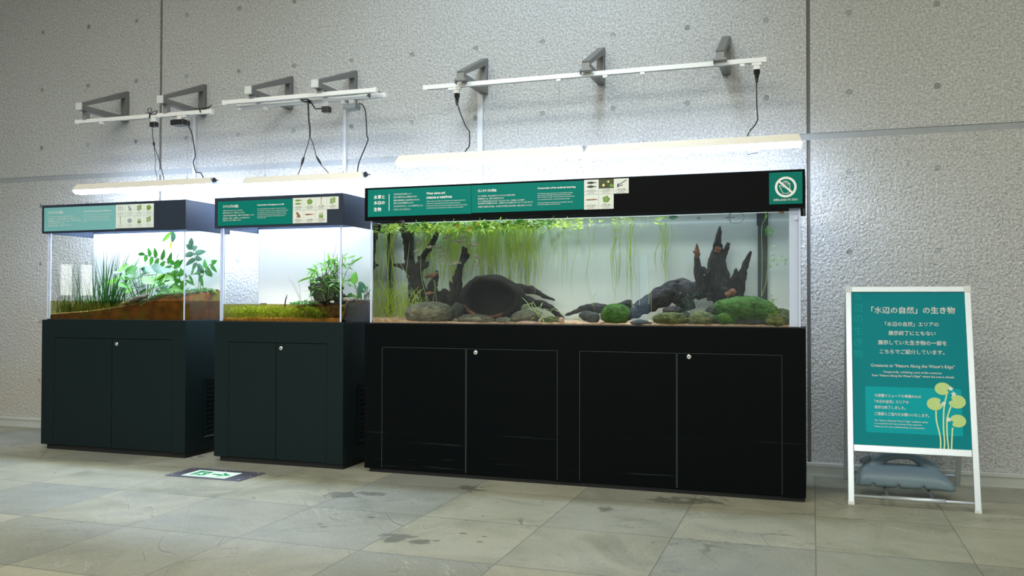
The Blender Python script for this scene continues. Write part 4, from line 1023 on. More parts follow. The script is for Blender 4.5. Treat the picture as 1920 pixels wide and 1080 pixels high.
rush(at(165, 580, -.50).x, -.50, 26, .25, .58, .34, 'leaf_rush', 'thin rush clump behind the dense one, seen against bare concrete', 2, wmax=.010)
rush(at(225, 570, -.52).x, -.52, 22, .22, .46, .36, 'leaf_rush', 'loose dark rush blades arching towards the round leaves', 3, wmax=.008, lean=.16)
rush(at(120, 585, -.46).x, -.46, 22, .28, .58, .36, 'stem_grey', 'faint thin rush stems by the end pane of the marsh tank', 4, wmax=.005, lean=-.10)
m = MB()
for i in range(480):
    x = rnd.uniform(-5.69, -4.98); y = rnd.uniform(-.82, -.45); b = Vector((x, y, 1.06))
    m.leaf(b, (rnd.gauss(0, .25), rnd.gauss(0, .1), 1), rnd.uniform(.05, .105), rnd.uniform(.006, .014), side=(1, .3, 0), droop=.1, seg=3)
tag(m.build('pond_weed', 'leaf_olive'), 'olive weed under water at the foot of the rushes', 'weed', kind='stuff')
# bark and moss bed
m = MB().blob(at(256, 563, -.80), (.11, .05, .02), 3, .4, 2.4, 3, rot=.35)
tag(m.build('driftwood_piece', 'bark'), 'pale rough bark piece lying where red soil meets the marsh water', 'bark')
m = MB().blob(at(238, 570, -.78), (.075, .04, .022), 3, .45, 2.6, 9, rot=.3)
tag(m.build('stone', 'bark'), 'flat pale stone half sunk at the edge of the marsh water', 'stone')
m = MB(); q = random.Random(5)
for i in range(520):
    x = q.uniform(-4.82, -4.42); t = q.random() ** 2.2; y = U1.ty0 + .009 + t * .43
    m.blob((x, y, f1(x, t) + q.uniform(-.022 if t < .12 else -.004, .010)), (q.uniform(.008, .022), q.uniform(.008, .02), q.uniform(.006, .016)), 1, .5, 3, i)
tag(m.build('moss', 'moss_bed'), 'grey green moss carpet on the soil below the ferns', 'moss', kind='stuff')
m = MB(); q = random.Random(15)
for i in range(260):
    x = q.uniform(-4.9, -4.43); t = q.random() ** 1.6; y = U1.ty0 + .01 + t * .42; b = Vector((x, y, f1(x, t)))
    m.leaf(b, (q.gauss(0, .6), q.gauss(-.2, .5), 1), q.uniform(.015, .045), q.uniform(.008, .018), droop=.8, seg=3)
tag(m.build('ground_cover', 'leaf_mid'), 'tiny leaves growing through the moss of the marsh tank', 'ground cover', kind='stuff')
# round leaved plant: flat leaves on stalks, each leaf a part
t = thing('pennywort', 'bright plant with flat round leaves spreading between rushes and ferns', 'plant', (at(262, 560, -.66).x, -.66, 1.13))
q = random.Random(21); root = Vector((at(270, 555, -.64).x, -.62, 1.14)); st = MB()
for i, (u, v, w, k) in enumerate([(232, 503, 17, 0), (247, 507, 18, 1), (262, 501, 19, 3), (279, 507, 20, 2), (296, 505, 20, 2), (212, 529, 21, 0), (233, 536, 17, 1), (246, 519, 18, 3), (266, 517, 19, 1), (279, 527, 20, 0), (226, 546, 14, 3), (243, 545, 11, 0), (256, 532, 16, 1), (291, 533, 14, 1), (303, 521, 17, 0), (313, 508, 15, 2), (285, 541, 13, 0), (300, 537, 14, 1), (318, 531, 14, 0), (268, 547, 12, 3), (309, 546, 13, 1), (329, 520, 13, 1), (331, 540, 12, 0), (272, 512, 13, 0), (255, 494, 10, 3), (322, 497, 12, 1), (262, 540, 15, 2), (278, 548, 15, 0), (294, 522, 16, 0), (310, 538, 15, 2), (322, 546, 13, 0), (248, 527, 15, 1), (286, 516, 17, 0), (304, 529, 15, 1), (234, 520, 14, 3), (318, 520, 14, 0), (296, 549, 12, 2), (336, 549, 11, 0), (270, 533, 17, 1), (222, 511, 14, 3)]):
    y = -.66 + q.uniform(-.14, .16); c = at(u, v, y); r = w / ppm(y, u) * .62
    MB().disc_leaf(c, (q.gauss(0, .3), -.62 + q.gauss(0, .25), 1), r * 1.08, 14).build('leaf', ('leaf_bright', 'leaf_mid', 'leaf_blue', 'leaf_mid')[k], t)
    b = root + Vector(((c.x - root.x) * .4, (c.y - root.y) * .4, q.uniform(-.01, .018)))
    st.curve([b, (b + c) / 2 + Vector((0, 0, .02)), c], [.0028, .0024, .0018], 5, 4)
st.build('stems', 'leaf_mid', t)
# holly fern: arching fronds with toothed, pointed leaflets
def frond(t, pts, y, leaflets, mat, wl=.032, y2=None):
    P = [at(u, v, y + (0 if y2 is None else (y2 - y) * i / (len(pts) - 1))) for i, (u, v) in enumerate(pts)]
    fr = MB().curve(P, .0028, 5, 4).build('frond_stem', 'leaf_mid', t)
    for k in range(leaflets):
        s = (k + .6) / leaflets * (len(P) - 1) * .98; i = min(int(s), len(P) - 2); p = P[i].lerp(P[i + 1], s - i); d = (P[i + 1] - P[i]).normalized()
        sd = Vector((0, -1, 0)).cross(d).normalized() * (1 if k % 2 else -1)
        L = .085 * (.65 + .5 * math.sin(math.pi * (k + 1) / (leaflets + 1)))
        MB().leaf(p, d * .45 + sd + Vector((0, q.gauss(-.1, .25), 0)), L, wl, side=d, droop=.25, seg=5, fold=.1, pw=.62).build('leaflet', mat, t)
    MB().leaf(P[-1], P[-1] - P[-2], .07, wl * .8, side=(0, .4, 1), droop=.3, seg=5).build('leaflet', mat, t)
t = thing('holly_fern', 'fern with an arching frond of big pointed leaflets above the round leaves', 'plant', (at(338, 545, -.62).x, -.62, 1.2))
frond(t, [(341, 545), (336, 520), (326, 503), (312, 492), (298, 485), (285, 482), (272, 478)], -.64, 14, 'leaf_fern', .040)
frond(t, [(341, 545), (338, 525), (334, 510), (328, 497), (330, 489)], -.58, 7, 'leaf_fern', .036)
frond(t, [(340, 545), (330, 530), (318, 520), (306, 512)], -.66, 6, 'leaf_mid', .028)
frond(t, [(341, 545), (344, 528), (352, 518), (362, 514)], -.60, 6, 'leaf_mid', .024)
t = thing('vine', 'dull blue green vine climbing by the clear end pane of the marsh tank', 'plant', (at(367, 548, -.55).x, -.55, 1.2))
V = [(371, 552), (373, 530), (372, 508), (368, 490), (363, 472), (361, 462), (359, 452)]
MB().curve([at(u, v, -.55) for u, v in V], .003, 5, 4).build('stem', 'stem_grey', t)
for u, v, dx, dz, L in [(359, 462, .0, 1, .055), (361, 468, -.6, .6, .06), (361, 468, .8, .6, .05), (364, 477, -1, .1, .065), (365, 477, .7, .5, .07), (368, 486, -1, -.25, .085), (367, 484, 1, .1, .055), (370, 494, -1, -.6, .06), (370, 496, .9, -.35, .06), (372, 504, .5, -.9, .05)]:
    MB().leaf(at(u, v, -.55), (dx, q.gauss(-.15, .2), dz), L * 1.3, .046, droop=.5, seg=5, pw=.7, side=(dz, .2, -dx)).build('leaf', 'leaf_blue', t)
t = thing('vine', 'darker green vine sprig with spiky leaves at the end of the marsh tank', 'plant', (at(378, 545, -.50).x, -.50, 1.22))
V = [(374, 550), (377, 530), (382, 512), (388, 502), (395, 495), (400, 496)]
MB().curve([at(u, v, -.50) for u, v in V], .0028, 5, 4).build('stem', 'leaf_mid', t)
for u, v, dx, dz, L in [(380, 516, -.5, -1, .06), (378, 522, .4, -1, .07), (383, 510, -1, .5, .06), (384, 508, 1, -.35, .10), (386, 504, .1, 1, .075), (388, 502, 1, -.6, .10), (395, 496, .9, -.6, .09), (397, 494, .8, .4, .07), (382, 512, -.9, .9, .06)]:
    MB().leaf(at(u, v, -.50), (dx, q.gauss(-.15, .2), dz), L * 1.1, .040, droop=.3, seg=5, pw=.6, side=(dz, .2, -dx)).build('leaf', 'leaf_fern', t)
for u, v, n, lab, mt in ((352, 540, 20, 'pale tuft of small leaves behind the corner seam of the marsh tank', 'leaf_blue'), (372, 541, 20, 'bluish seedling patch under the climbing vine', 'leaf_blue'), (398, 545, 22, 'small plants at the back corner by the end pane', 'leaf_mid')):
    t = thing('seedling', lab, 'plant', at(u, v + 8, -.52)); m = MB()
    for i in range(n):
        b = at(u + q.gauss(0, 6), v + 8, -.52 + q.gauss(0, .018)); m.leaf(b, (q.gauss(0, .7), q.gauss(-.2, .4), 1), q.uniform(.03, .075), q.uniform(.012, .026), droop=.9, seg=4)
    m.build('leaves', mt, t)
t = thing('hanging_leaf', 'sprig of two leaves hanging down from the hood over the ferns', 'plant', at(322, 430, -.66))
MB().curve([at(327, 420, -.66), at(325, 432, -.66), at(320, 440, -.66)], .0025, 5, 4).build('stem', 'leaf_mid', t)
MB().leaf(at(322, 435, -.66), (-.85, -.1, -.65), .115, .034, side=(.6, 0, -.8), droop=.2, seg=6).build('leaf', 'leaf_bright', t)
MB().leaf(at(324, 434, -.66), (.05, -.1, -1), .085, .050, side=(1, 0, 0), droop=.2, seg=6).build('leaf', 'leaf_blue', t)
MB().leaf(at(322, 448, -.66), (-.15, -.1, -1), .085, .022, side=(1, 0, 0), droop=.2, seg=6).build('leaf', 'leaf_yellow', t)

# --- narrow tank with shallow water
T2 = [(-4.09, 1.034), (-3.9, 1.030), (-3.7, 1.036), (-3.5, 1.041), (-3.3, 1.036), (-3.22, 1.038), (-3.1, 1.036)]
bed(U2, lambda x, t: lerp_tab(T2, x) + t * .012, 'sand', 'soil_orange', 'orange sand lying wavy under the shallow water', 'sand', amp=.007, seed=4)
def f2(x, t):
    k = max(0, min(1, (x + 3.36) / .2)) * max(0, min(1, (t - .25) / .45)); e = max(0, min(1, (x + 3.16) / .05)) * max(0, min(1, (t - .02) / .2))
    return 1.020 + .141 * max(k, e * 1.06)
bed(U2, f2, 'soil', 'soil_brown', 'dark brown soil bank in the corner under the leafy clump', 'soil', x0=-3.44, amp=.008, seed=9, nx=40, ny=18, inset=.003)
water(U2, 1.140, 'water_marsh', 'shallow clear water over orange sand')
m = MB(); q = random.Random(31)
for i in range(620):
    x = q.uniform(-4.08, -3.36) if q.random() < .9 else q.uniform(-3.4, -3.25); y = q.uniform(-.845, -.55); b = Vector((x, y, 1.035))
    h = q.uniform(.035, .085)
    m.tube([b, b + Vector((q.gauss(0, .012), 0, h * .5)), b + Vector((q.gauss(0, .02), 0, h))], .0013, 4, cap=False)
    for k in range(3): m.leaf(b + Vector((q.gauss(0, .012), q.gauss(0, .01), h + q.uniform(-.02, .014))), (q.gauss(0, 1), q.gauss(0, .6), q.uniform(-.2, .7)), q.uniform(.012, .026), q.uniform(.006, .013), droop=.4, seg=2)
tag(m.build('water_weed', 'leaf_weed'), 'yellow green weed crowding the shallow water of the narrow tank', 'weed', kind='stuff')
m = MB()
for k in range(16):
    cx, cy = q.uniform(-3.42, -3.30), q.uniform(-.84, -.7); r = q.uniform(.02, .05)
    m.curve([(cx + r * math.cos(a), cy, 1.085 + r * .8 * math.sin(a)) for a in (0, .8, 1.6, 2.4, 3.1)], .0016, 5, 4)
tag(m.build('curly_weed', 'leaf_weed'), 'curling weed strands beside the dark roots', 'weed', kind='stuff')
t = thing('stump', 'dark root stump carrying the leafy clump', 'stump', at(610, 568, -.62))
MB().blob(at(613, 543, -.62), (.115, .10, .085), 4, .42, 2.2, 4, rot=-.5).blob(at(600, 548, -.66), (.05, .06, .075), 4, .4, 2.4, 6, rot=.3).blob(at(625, 556, -.6), (.10, .08, .05), 4, .45, 2.4, 8, rot=-.3).blob(at(606, 561, -.66), (.06, .06, .035), 3, .4, 2, 18).build('body', 'rock_dark', t)
m = MB()
for i in range(24):
    u = q.uniform(598, 632); p = at(u, q.uniform(527, 540), -.735); e = at(u + q.gauss(0, 4), q.uniform(556, 566), -.75)
    m.curve([p, (p + e) / 2 + Vector((q.gauss(0, .006), -.012, 0)), e], .0017, 4, 3)
m.build('hanging_roots', 'root_green', t)
m = MB().blob(at(570, 588, -.70), (.06, .05, .05), 3, .35, 2, 4).blob(at(600, 583, -.68), (.09, .08, .06), 3, .4, 2, 14).blob(at(628, 585, -.66), (.09, .07, .06), 3, .4, 2, 24).blob(at(585, 575, -.6), (.13, .08, .018), 3, .4, 2, 34)
tag(m.build('root_tangle', 'soil_brown'), 'dark root tangle under water below the stump', 'roots')
t = thing('leafy_clump', 'bright green clump of narrow bamboo like leaves on the dark stump', 'plant', at(612, 540, -.62))
base = at(612, 541, -.64); st = MB()
for i in range(62):
    u, v = q.uniform(588, 652), q.uniform(486, 546)
    if (v < 500 and u < 598) or (v > 530 and u > 634): continue
    y = (-.64 if v < 525 else -.75) + q.gauss(0, .05); tip = at(u, v, y); b = base + Vector((q.gauss(0, .045), q.gauss(0, .018), q.uniform(-.03, .02)))
    st.curve([b, b.lerp(tip, .5) + Vector((0, 0, .02)), tip], [.0024, .002, .0014], 5, 4)
    for k in range(3):
        d = Vector((q.gauss((u - 612) / 40, .7), q.gauss(-.25, .4), q.gauss(.35, .5)))
        MB().leaf(tip - Vector((0, 0, .012 * k)), d, q.uniform(.045, .10), q.uniform(.013, .022), droop=q.uniform(.2, .9), seg=5).build('leaf', ('leaf_bright', 'leaf_bright', 'leaf_mid')[k], t)
for (u0, v0, u1, v1, L) in [(590, 520, 563, 527, .14), (596, 512, 580, 507, .09), (600, 532, 580, 530, .09), (625, 530, 607, 545, .13), (655, 497, 676, 483, .12), (653, 500, 662, 487, .10), (644, 480, 652, 476, .06), (650, 484, 666, 480, .08), (658, 492, 678, 481, .12)]:
    a, b = at(u0, v0, -.68), at(u1, v1, -.70)
    MB().leaf(a, b - a + Vector((0, 0, .018)), max(L, (b - a).length * 1.15), .020, droop=.35, seg=7, side=(.1, 1, 0) if v0 < 0 else (0, .5, .8)).build('leaf', 'leaf_bright', t)
st.curve([base, at(640, 530, -.64), at(650, 508, -.66), at(664, 492, -.68)], [.003, .0026, .002, .0015], 5, 4); st.build('stems', 'stem_grey', t)
m = MB()
for i in range(18):
    u = q.uniform(626, 642); b = at(u, 560, -.56); m.curve([b, at(u + q.gauss(0, 2), 525, -.56), at(u + q.gauss(0, 4), q.uniform(470, 500), -.56)], .0016, 4, 3)
m.build('thin_reeds', 'stem_grey', t)
m = MB()
for i in range(240):
    u = q.uniform(545, 596); k = 1 - abs(u - 571) / 27; b = at(u, 571, -.72 + q.uniform(-.05, .1)); b.z = 1.135
    m.leaf(b + Vector((0, 0, q.random() * .028 * max(.1, k))), (q.gauss(0, .8), q.gauss(-.3, .6), q.uniform(.2, 1)), q.uniform(.015, .032), q.uniform(.008, .016), droop=.7, seg=3)
tag(m.build('floating_cress', 'leaf_mid'), 'low mat of tiny green leaves on the water beside the stump', 'cress', kind='stuff')
t = thing('twig', 'thin dark forked twig standing in the open water of the narrow tank', 'twig', at(535, 572, -.60))
MB().curve([at(534, 580, -.6), at(535, 565, -.6), at(537, 557, -.6), at(538.5, 552, -.6)], [.005, .0045, .003, .0012], 6, 4).curve([at(535, 563, -.6), at(538.5, 557, -.6)], [.003, .001], 5, 2).build('stem', 'driftwood', t)
m = MB()
for (a, b) in (((566, 568), (549, 526)), ((564, 566), (541, 520)), ((563, 560), (560, 530)), ((581, 565), (581, 535)), ((588, 566), (592, 548)), ((607, 500), (608, 468)), ((623, 490), (631, 452)), ((584, 562), (585, 540))): m.curve([at(*a, -.6), at((a[0] + b[0]) / 2 + 1, (a[1] + b[1]) / 2, -.6), at(*b, -.6)], [.0016, .0013, .0008], 4, 3)
m.curve([at(584.5, 563, -.6), at(584.5, 541, -.6)], .003, 5, 3)
tag(m.build('dry_stalks', 'stem_grey'), 'fine bare stalks rising around the leafy clump', 'stalks', kind='stuff')
t = thing('arrowhead_plant', 'broad leaved plant on the soil bank by the end pane of the narrow tank', 'plant', at(668, 562, -.55)); st = MB()
for u, v, dx, dz, L, w, mt in [(664, 533, .2, 1, .10, .06, 'leaf_bright'), (658, 549, -.1, -1, .09, .055, 'leaf_mid'), (664, 552, .0, -1, .10, .06, 'leaf_bright'), (672, 530, 1, -.4, .09, .045, 'leaf_blue'), (663, 525, -1, .1, .05, .025, 'leaf_mid'), (670, 540, .8, -.2, .08, .05, 'leaf_blue'), (674, 548, .3, -.6, .06, .04, 'leaf_mid')]:
    c = at(u, v, -.55); MB().leaf(c, (dx, q.gauss(-.15, .1), dz), L, w, side=(dz, .15, -dx), droop=.35, seg=6, pw=.75).build('leaf', mt, t)
    st.curve([at(670, 562, -.55), at((u + 670) / 2 + 2, (v + 562) / 2, -.55), c], [.004, .003, .002], 5, 4)
st.build('stems', 'stem_grey', t)
t = thing('marsh_herb', 'tuft of thin grey stems with little leaves in the corner of the narrow tank', 'plant', at(682, 562, -.50)); st, lv = MB(), MB()
for i in range(26):
    u = q.uniform(667, 692); v = q.uniform(539, 556); b = at(u + q.gauss(0, 2), 563, -.50 + q.gauss(0, .02)); e = at(u, v, -.5)
    st.curve([b, (b + e) / 2, e], .0018, 4, 3)
    if i % 2: lv.leaf(e, (q.gauss(0, .8), -.2, .8), q.uniform(.02, .045), .013, droop=.4, seg=3)
st.build('stems', 'stem_grey', t); lv.build('leaves', 'leaf_mid', t)
for u, v, rx, lab in ((623, 566, .018, 'white pebble at the foot of the dark stump'), (655, 562, .055, 'grey stone lying between the stump and the broad leaved plant'), (588, 566, .045, 'grey stone at the water line beside the green mat')):
    m = MB().blob(at(u, v, -.70), (rx, rx * .7, rx * .5 if rx < .03 else rx * .32), 3, .35, 2.2, int(u)); tag(m.build('stone', 'card' if rx < .03 else 'bark'), lab, 'stone')
m = MB().box(*[k for k in (at(489, 569, -.6).x, at(499, 569, -.6).x)], -.61, -.59, 1.1395, 1.146); tag(m.build('float_switch', 'black_plastic', bevel=.002), 'tiny black block at the water line of the narrow tank', 'float')

# --- long aquarium
SAND = lambda x, t: 1.026 + .012 * t + .018 * max(0, 1 - (x + 2.86) / .35)
bed(U3, SAND, 'sand', 'sand', 'pale orange sand bottom of the long aquarium', 'sand', nx=110, amp=.006, seed=2)
WZ = 1.692
water(U3, WZ, 'water_pool', 'greenish water filling the long aquarium')
q = random.Random(77)
def wood(parts, name, mat, label, cat, extra=None):
    m = MB(); c = None
    for k, (pts, r, y) in enumerate(parts):
        ys = y if isinstance(y, (list, tuple)) else [y] * len(pts)
        P = [at(u, v, yy) for (u, v), yy in zip(pts, ys)]
        rr = [x / ppm(ys[0], pts[0][0]) for x in r]
        m.curve(P, rr, 14, 7, rough=.42, seed=k + len(parts))
    o = m.build(name, mat); return tag(o, label, cat)
wood([([(806, 592), (801, 572), (793, 552), (783, 532), (773, 512), (768, 492), (765, 474), (763, 454), (758, 432), (748, 413)], [12, 10.5, 10.5, 12, 11.5, 9.5, 7.5, 7.5, 8, 7.5], -.60),
      ([(780, 520), (786, 502), (791, 489), (797, 476), (804, 467), (812, 454), (818, 440), (823, 424)], [11, 9, 6.5, 5.5, 5.5, 5.2, 4.8, 3.6], [-.6, -.6, -.59, -.58, -.57, -.56, -.55, -.55]),
      ([(780, 520), (768, 505), (754, 499), (737, 496.5)], [14, 11, 5, 1.5], [-.6, -.62, -.64, -.66]),
      ([(789, 494), (786, 484), (784, 480)], [4, 3, 1], -.62), ([(790, 500), (799, 496), (803, 490)], [7, 5, 1.5], -.6),
      ([(800, 575), (785, 570), (775, 560), (767, 552)], [10, 7, 4, 1.5], -.6)],
     'driftwood', 'driftwood', 'tall branching driftwood trunk at the pipe end of the long aquarium', 'driftwood')
wood([([(812, 585), (811, 555), (812, 535), (817, 520), (819, 507)], [13, 10, 9, 6, 1.5], -.66), ([(812, 548), (806, 536), (808, 528)], [6, 5, 2], -.66),
      ([(816, 572), (828, 556), (838, 550)], [15, 12, 8], [-.66, -.6, -.55])],
     'driftwood', 'driftwood', 'short upright root stub with a reddish ledge beside the driftwood trunk', 'driftwood')
m = MB().curve([at(797, 520, -.68), at(806, 517, -.68), at(814, 516, -.68), at(821, 511, -.67)], [.008, .013, .016, .008], 10, 5, rough=.4)
tag(m.build('wood_chip', 'driftwood_red'), 'reddish wood ledge lying on the root stub', 'wood')
wood([([(849, 590), (852, 565), (855, 540), (858.5, 518), (863, 500), (868, 485), (871, 473), (868.5, 462)], [14, 13, 11, 7.5, 6, 6, 6, 2.5], [-.62] * 8),
      ([(869, 486), (876, 480), (880, 477)], [7, 5, 1.5], -.62), ([(870, 473), (874, 467), (876, 465)], [6, 3, 1], -.62),
      ([(852, 545), (845, 534), (844, 527)], [7, 3, 1], -.62), ([(848, 578), (836, 570), (828, 560)], [12, 11, 8], -.60)],
     'driftwood', 'driftwood', 'single dark driftwood spike standing beside the big hollow jar', 'driftwood')
def jar():
    c = at(922, 561, -.63); t = thing('hollow_jar', 'big dark round jar lying on its side, its mouth open to the glass', 'jar', (c.x, c.y, 1.03))
    k = 1 / ppm(-.7, 920); rx, rz = 65 * k, 46 * k
    prof = [(.0, .215), (.45, .20), (.8, .14), (.97, .05), (1.0, -.03), (.95, -.08), (.89, -.115), (.82, -.128), (.75, -.115), (.71, -.07), (.74, -.01), (.74, .05), (.60, .11), (.35, .15), (0, .16)]
    n = 44; m = MB(); ax = Vector((-.14, 0, .018))
    for r, d in prof:
        for j in range(n):
            a = 2 * math.pi * j / n; wob = 1 + .035 * math.sin(3 * a + 1) + .02 * math.sin(7 * a)
            if r < .75 and d < .12: wob *= 1 + .05 * math.sin(5 * a + 2)
            sh = Vector((.012, 0, .004)) * (1 if r < .75 else 0)
            m.v.append(c + Vector((rx * r * wob * math.cos(a), d * .9, rz * r * wob * math.sin(a))) + ax * d + sh)
            m.v[-1] += (m.v[-1] - c).normalized() * (.016 * mnoise.noise(m.v[-1] * 14) + .008 * mnoise.noise(m.v[-1] * 37))
    for i in range(len(prof) - 1):
        for j in range(n): m.f.append([i * n + j, i * n + (j + 1) % n, (i + 1) * n + (j + 1) % n, (i + 1) * n + j]); m.sm.append(True)
    m.build('body', 'pot_clay', t)
    e = []; 
    for i in range(9):
        a = R(198 + 14 * i); e.append(c + Vector((rx * .74 * math.cos(a) + .01, -.112, rz * .74 * math.sin(a))))
    MB().curve(e, [.006, .010, .012, .013, .014, .014, .012, .010, .006], 8, 4, rough=.5).build('worn_rim', 'driftwood_red', t)
jar()
wood([([(955, 540), (985, 542), (1003, 546), (1020, 555), (1040, 563)], [9, 8, 6, 4, 1.5], -.52), ([(975, 560), (1000, 567), (1025, 574), (1045, 588), (1056, 600)], [8, 8, 6, 5, 4], -.60), ([(1018, 574), (1034, 577), (1042, 586)], [5, 4, 2], -.62)],
     'driftwood', 'driftwood', 'dark roots reaching out from behind the hollow jar', 'driftwood')
wood([([(1060, 591), (1080, 584), (1097, 578), (1120, 578), (1150, 580), (1185, 570)], [2, 4, 7, 9, 9, 9], -.52)], 'driftwood', 'driftwood_grey', 'low slender root pointing at the hollow jar from the mossy boulder', 'driftwood')
wood([([(1172, 596), (1190, 586), (1215, 572), (1240, 558), (1262, 549), (1290, 546), (1315, 548), (1332, 553)], [7, 11, 14, 17, 19, 18, 13, 5], [-.72, -.70, -.68, -.64, -.6, -.58, -.56, -.56]),
      ([(1190, 576), (1215, 562), (1245, 545), (1275, 532), (1300, 537), (1320, 545)], [7, 10, 11, 10, 9, 6], [-.62, -.6, -.58, -.56, -.55, -.54]),
      ([(1270, 552), (1285, 565), (1292, 582)], [18, 16, 11], [-.6, -.6, -.6]), ([(1322, 548), (1330, 553), (1330, 560), (1325, 562)], [9, 7, 5, 1.5], -.58)],
     'driftwood', 'driftwood_grey', 'thick grooved grey log sloping up from the mossy boulder to the spiked stump', 'driftwood')
wood([([(1365, 582), (1360, 560), (1350, 540), (1338, 520), (1330, 505)], [24, 23, 19, 14, 10], -.56),
      ([(1336, 520), (1337, 490), (1341, 470), (1346, 450), (1349, 435), (1350, 424)], [13, 9, 6.5, 5.5, 4.5, 1], [-.56] * 6),
      ([(1320, 545), (1312, 520), (1308, 500), (1306, 480)], [11, 9, 7, 4], -.60), ([(1344, 515), (1348, 490), (1350, 470)], [11, 8, 5.5], -.54),
      ([(1350, 500), (1358, 478), (1363, 464), (1366, 455)], [6, 5, 4.5, 3], -.52), ([(1352, 492), (1358, 515), (1366, 540), (1372, 560)], [9, 9, 10, 12], -.54),
      ([(1382, 580), (1384, 555), (1388, 530), (1393, 510), (1400, 490), (1408, 471)], [15, 12, 9, 7, 5.5, 2], [-.56] * 6), ([(1372, 560), (1376, 530), (1380, 516), (1380, 503)], [12, 10, 6, 1.5], -.58),
      ([(1345, 545), (1370, 560), (1385, 568)], [14, 17, 14], -.6), ([(1330, 512), (1322, 508), (1318, 500)], [9, 6, 2], -.6), ([(1350, 472), (1351, 460), (1350, 455)], [6, 4, 1], -.54)],
     'driftwood', 'driftwood', 'dark spiked driftwood stump rising behind the green mossy boulder', 'driftwood')
wood([([(1306, 484), (1307, 473), (1307, 466), (1306.5, 457)], [5, 5.5, 3.5, 1], -.61), ([(1306, 474), (1301, 472), (1299, 471)], [3, 2, 1], -.61), ([(1344, 473), (1347, 466), (1349, 463)], [7, 6.5, 3], -.57), ([(1362, 555), (1372, 549), (1378, 552)], [6, 8, 5], -.66)],
     'driftwood', 'driftwood_red', 'bare reddish snags on the spiked driftwood stump', 'driftwood')
def rock(u, v, rx, rz, y, mat, label, seed, amp=.16, ry=None, rot=0, cat='rock', name='rock'):
    k = 1 / ppm(y, u); c = at(u, v, y)
    m = MB().blob(c, (rx * k, (ry or min(rx, rz * 1.6)) * k, rz * k), 5 if rx > 18 else 4, amp, 1.3, seed, rot=rot, fine=.055 if 'moss' in mat else .028)
    o = m.build(name, mat); return tag(o, label, cat)
rock(806, 588, 49, 22, -.74, 'rock_grey', 'large smooth brownish boulder at the foot of the driftwood trunk', 3, .12)
rock(858, 582, 12, 15, -.78, 'rock_dark', 'small grey rock between the smooth boulder and the hollow jar', 5)
rock(893, 600, 35, 11, -.79, 'rock_grey', 'long low mossy rock lying before the hollow jar', 8)
rock(945, 602, 16, 8, -.80, 'rock_grey', 'short square rock before the hollow jar mouth', 12)
rock(986, 594, 31, 13, -.74, 'rock_grey', 'brown rock at the side of the hollow jar under the roots', 14, rot=.15)
rock(990, 606, 24, 4.5, -.83, 'rock_pink', 'flat pinkish stone on the sand near the short square rock', 15, .1)
rock(872, 607, 27, 3.6, -.84, 'rock_pink', 'flat pale stone on the sand before the long low rock', 16, .1)
rock(1035, 602, 22, 9, -.76, 'rock_moss', 'pebbly mossy stone below the dark roots', 18)
rock(1052, 601, 6, 6, -.79, 'rock_pink', 'small orange pebble at the end of the dark roots', 19)
rock(1112, 597, 13, 12, -.72, 'rock_dark', 'dark round stone next to the mossy boulder by the slender root', 20)
rock(1100, 592, 14, 9, -.62, 'rock_dark', 'half hidden stone behind the dark round stone', 21)
rock(1154, 590, 28, 20, -.74, 'moss_green', 'rounded boulder with a green moss cap at the lower end of the log', 22, .10)
rock(1201, 606, 20, 6.5, -.82, 'rock_dark', 'flat grey green stone on the sand in front of the log', 24)
rock(1258, 598, 33, 13, -.78, 'rock_moss', 'olive mossy stone below the middle of the log', 25)
rock(1262, 585, 18, 12, -.72, 'driftwood_grey', 'brown rounded stone leaning on the log', 26)
rock(1284, 594, 12, 10, -.74, 'rock_dark', 'small grey mossy stone between two olive ones', 27)
rock(1316, 599, 29, 15, -.77, 'rock_moss', 'olive mossy stone beside the bright green one', 28)
rock(1365, 598, 23, 13, -.79, 'moss_green', 'bright green mossy stone in front of the big mossy boulder', 29, .08)
rock(1398, 583, 60, 27, -.70, 'moss_green', 'biggest mossy boulder below the spiked stump', 30, .13, rot=-.04)
rock(1345, 580, 22, 13, -.68, 'rock_dark', 'bare grey shoulder rock at the edge of the biggest mossy boulder', 33, .12, rot=.35)
rock(1400, 604, 40, 6, -.80, 'rock_dark', 'low dark rock on the sand under the biggest mossy boulder', 34)
rock(1456, 602, 25, 13, -.80, 'rock_moss', 'olive mossy stone at the thick end pane of the long aquarium', 31)
rock(1466, 590, 18, 11, -.70, 'rock_moss', 'mossy stone behind the olive one at the thick end pane', 32)
rock(837, 560, 13, 13, -.56, 'rock_dark', 'dark round rock tucked behind the driftwood spike', 36)
rock(1325, 596, 30, 11, -.5, 'rock_moss', 'mossy stone at the white back board below the spiked stump', 37)
# filter pipes and their boxes
def pipe(u, w, v0, y, label, sleeve=None, vb=None):
    x = at(u, 500, y).x; hw = w / 2 / ppm(y, u); t = thing('filter_pipe', label, 'pipe', (x, y, 1.03))
    MB().box(x - hw, x + hw, y - .02, y + .012, 1.045, WZ + .03).build('shaft', 'filter_black', t, bevel=.006)
    if sleeve: z = at(u, sleeve, y).z; MB().box(x - hw * 1.22, x + hw * 1.22, y - .027, y + .0, z, WZ + .034).build('sleeve', 'black_plastic', t, bevel=.003)
    return t
pipe(1430, 17, 395, -.42, 'wide black filter pipe with a box on top, by the thick end pane', 468 - 45)
pipe(745, 8, 400, -.43, 'narrow black pipe in the corner behind the driftwood trunk')
pipe(771, 10, 400, -.42, 'black pipe on the white back board behind the driftwood trunk')
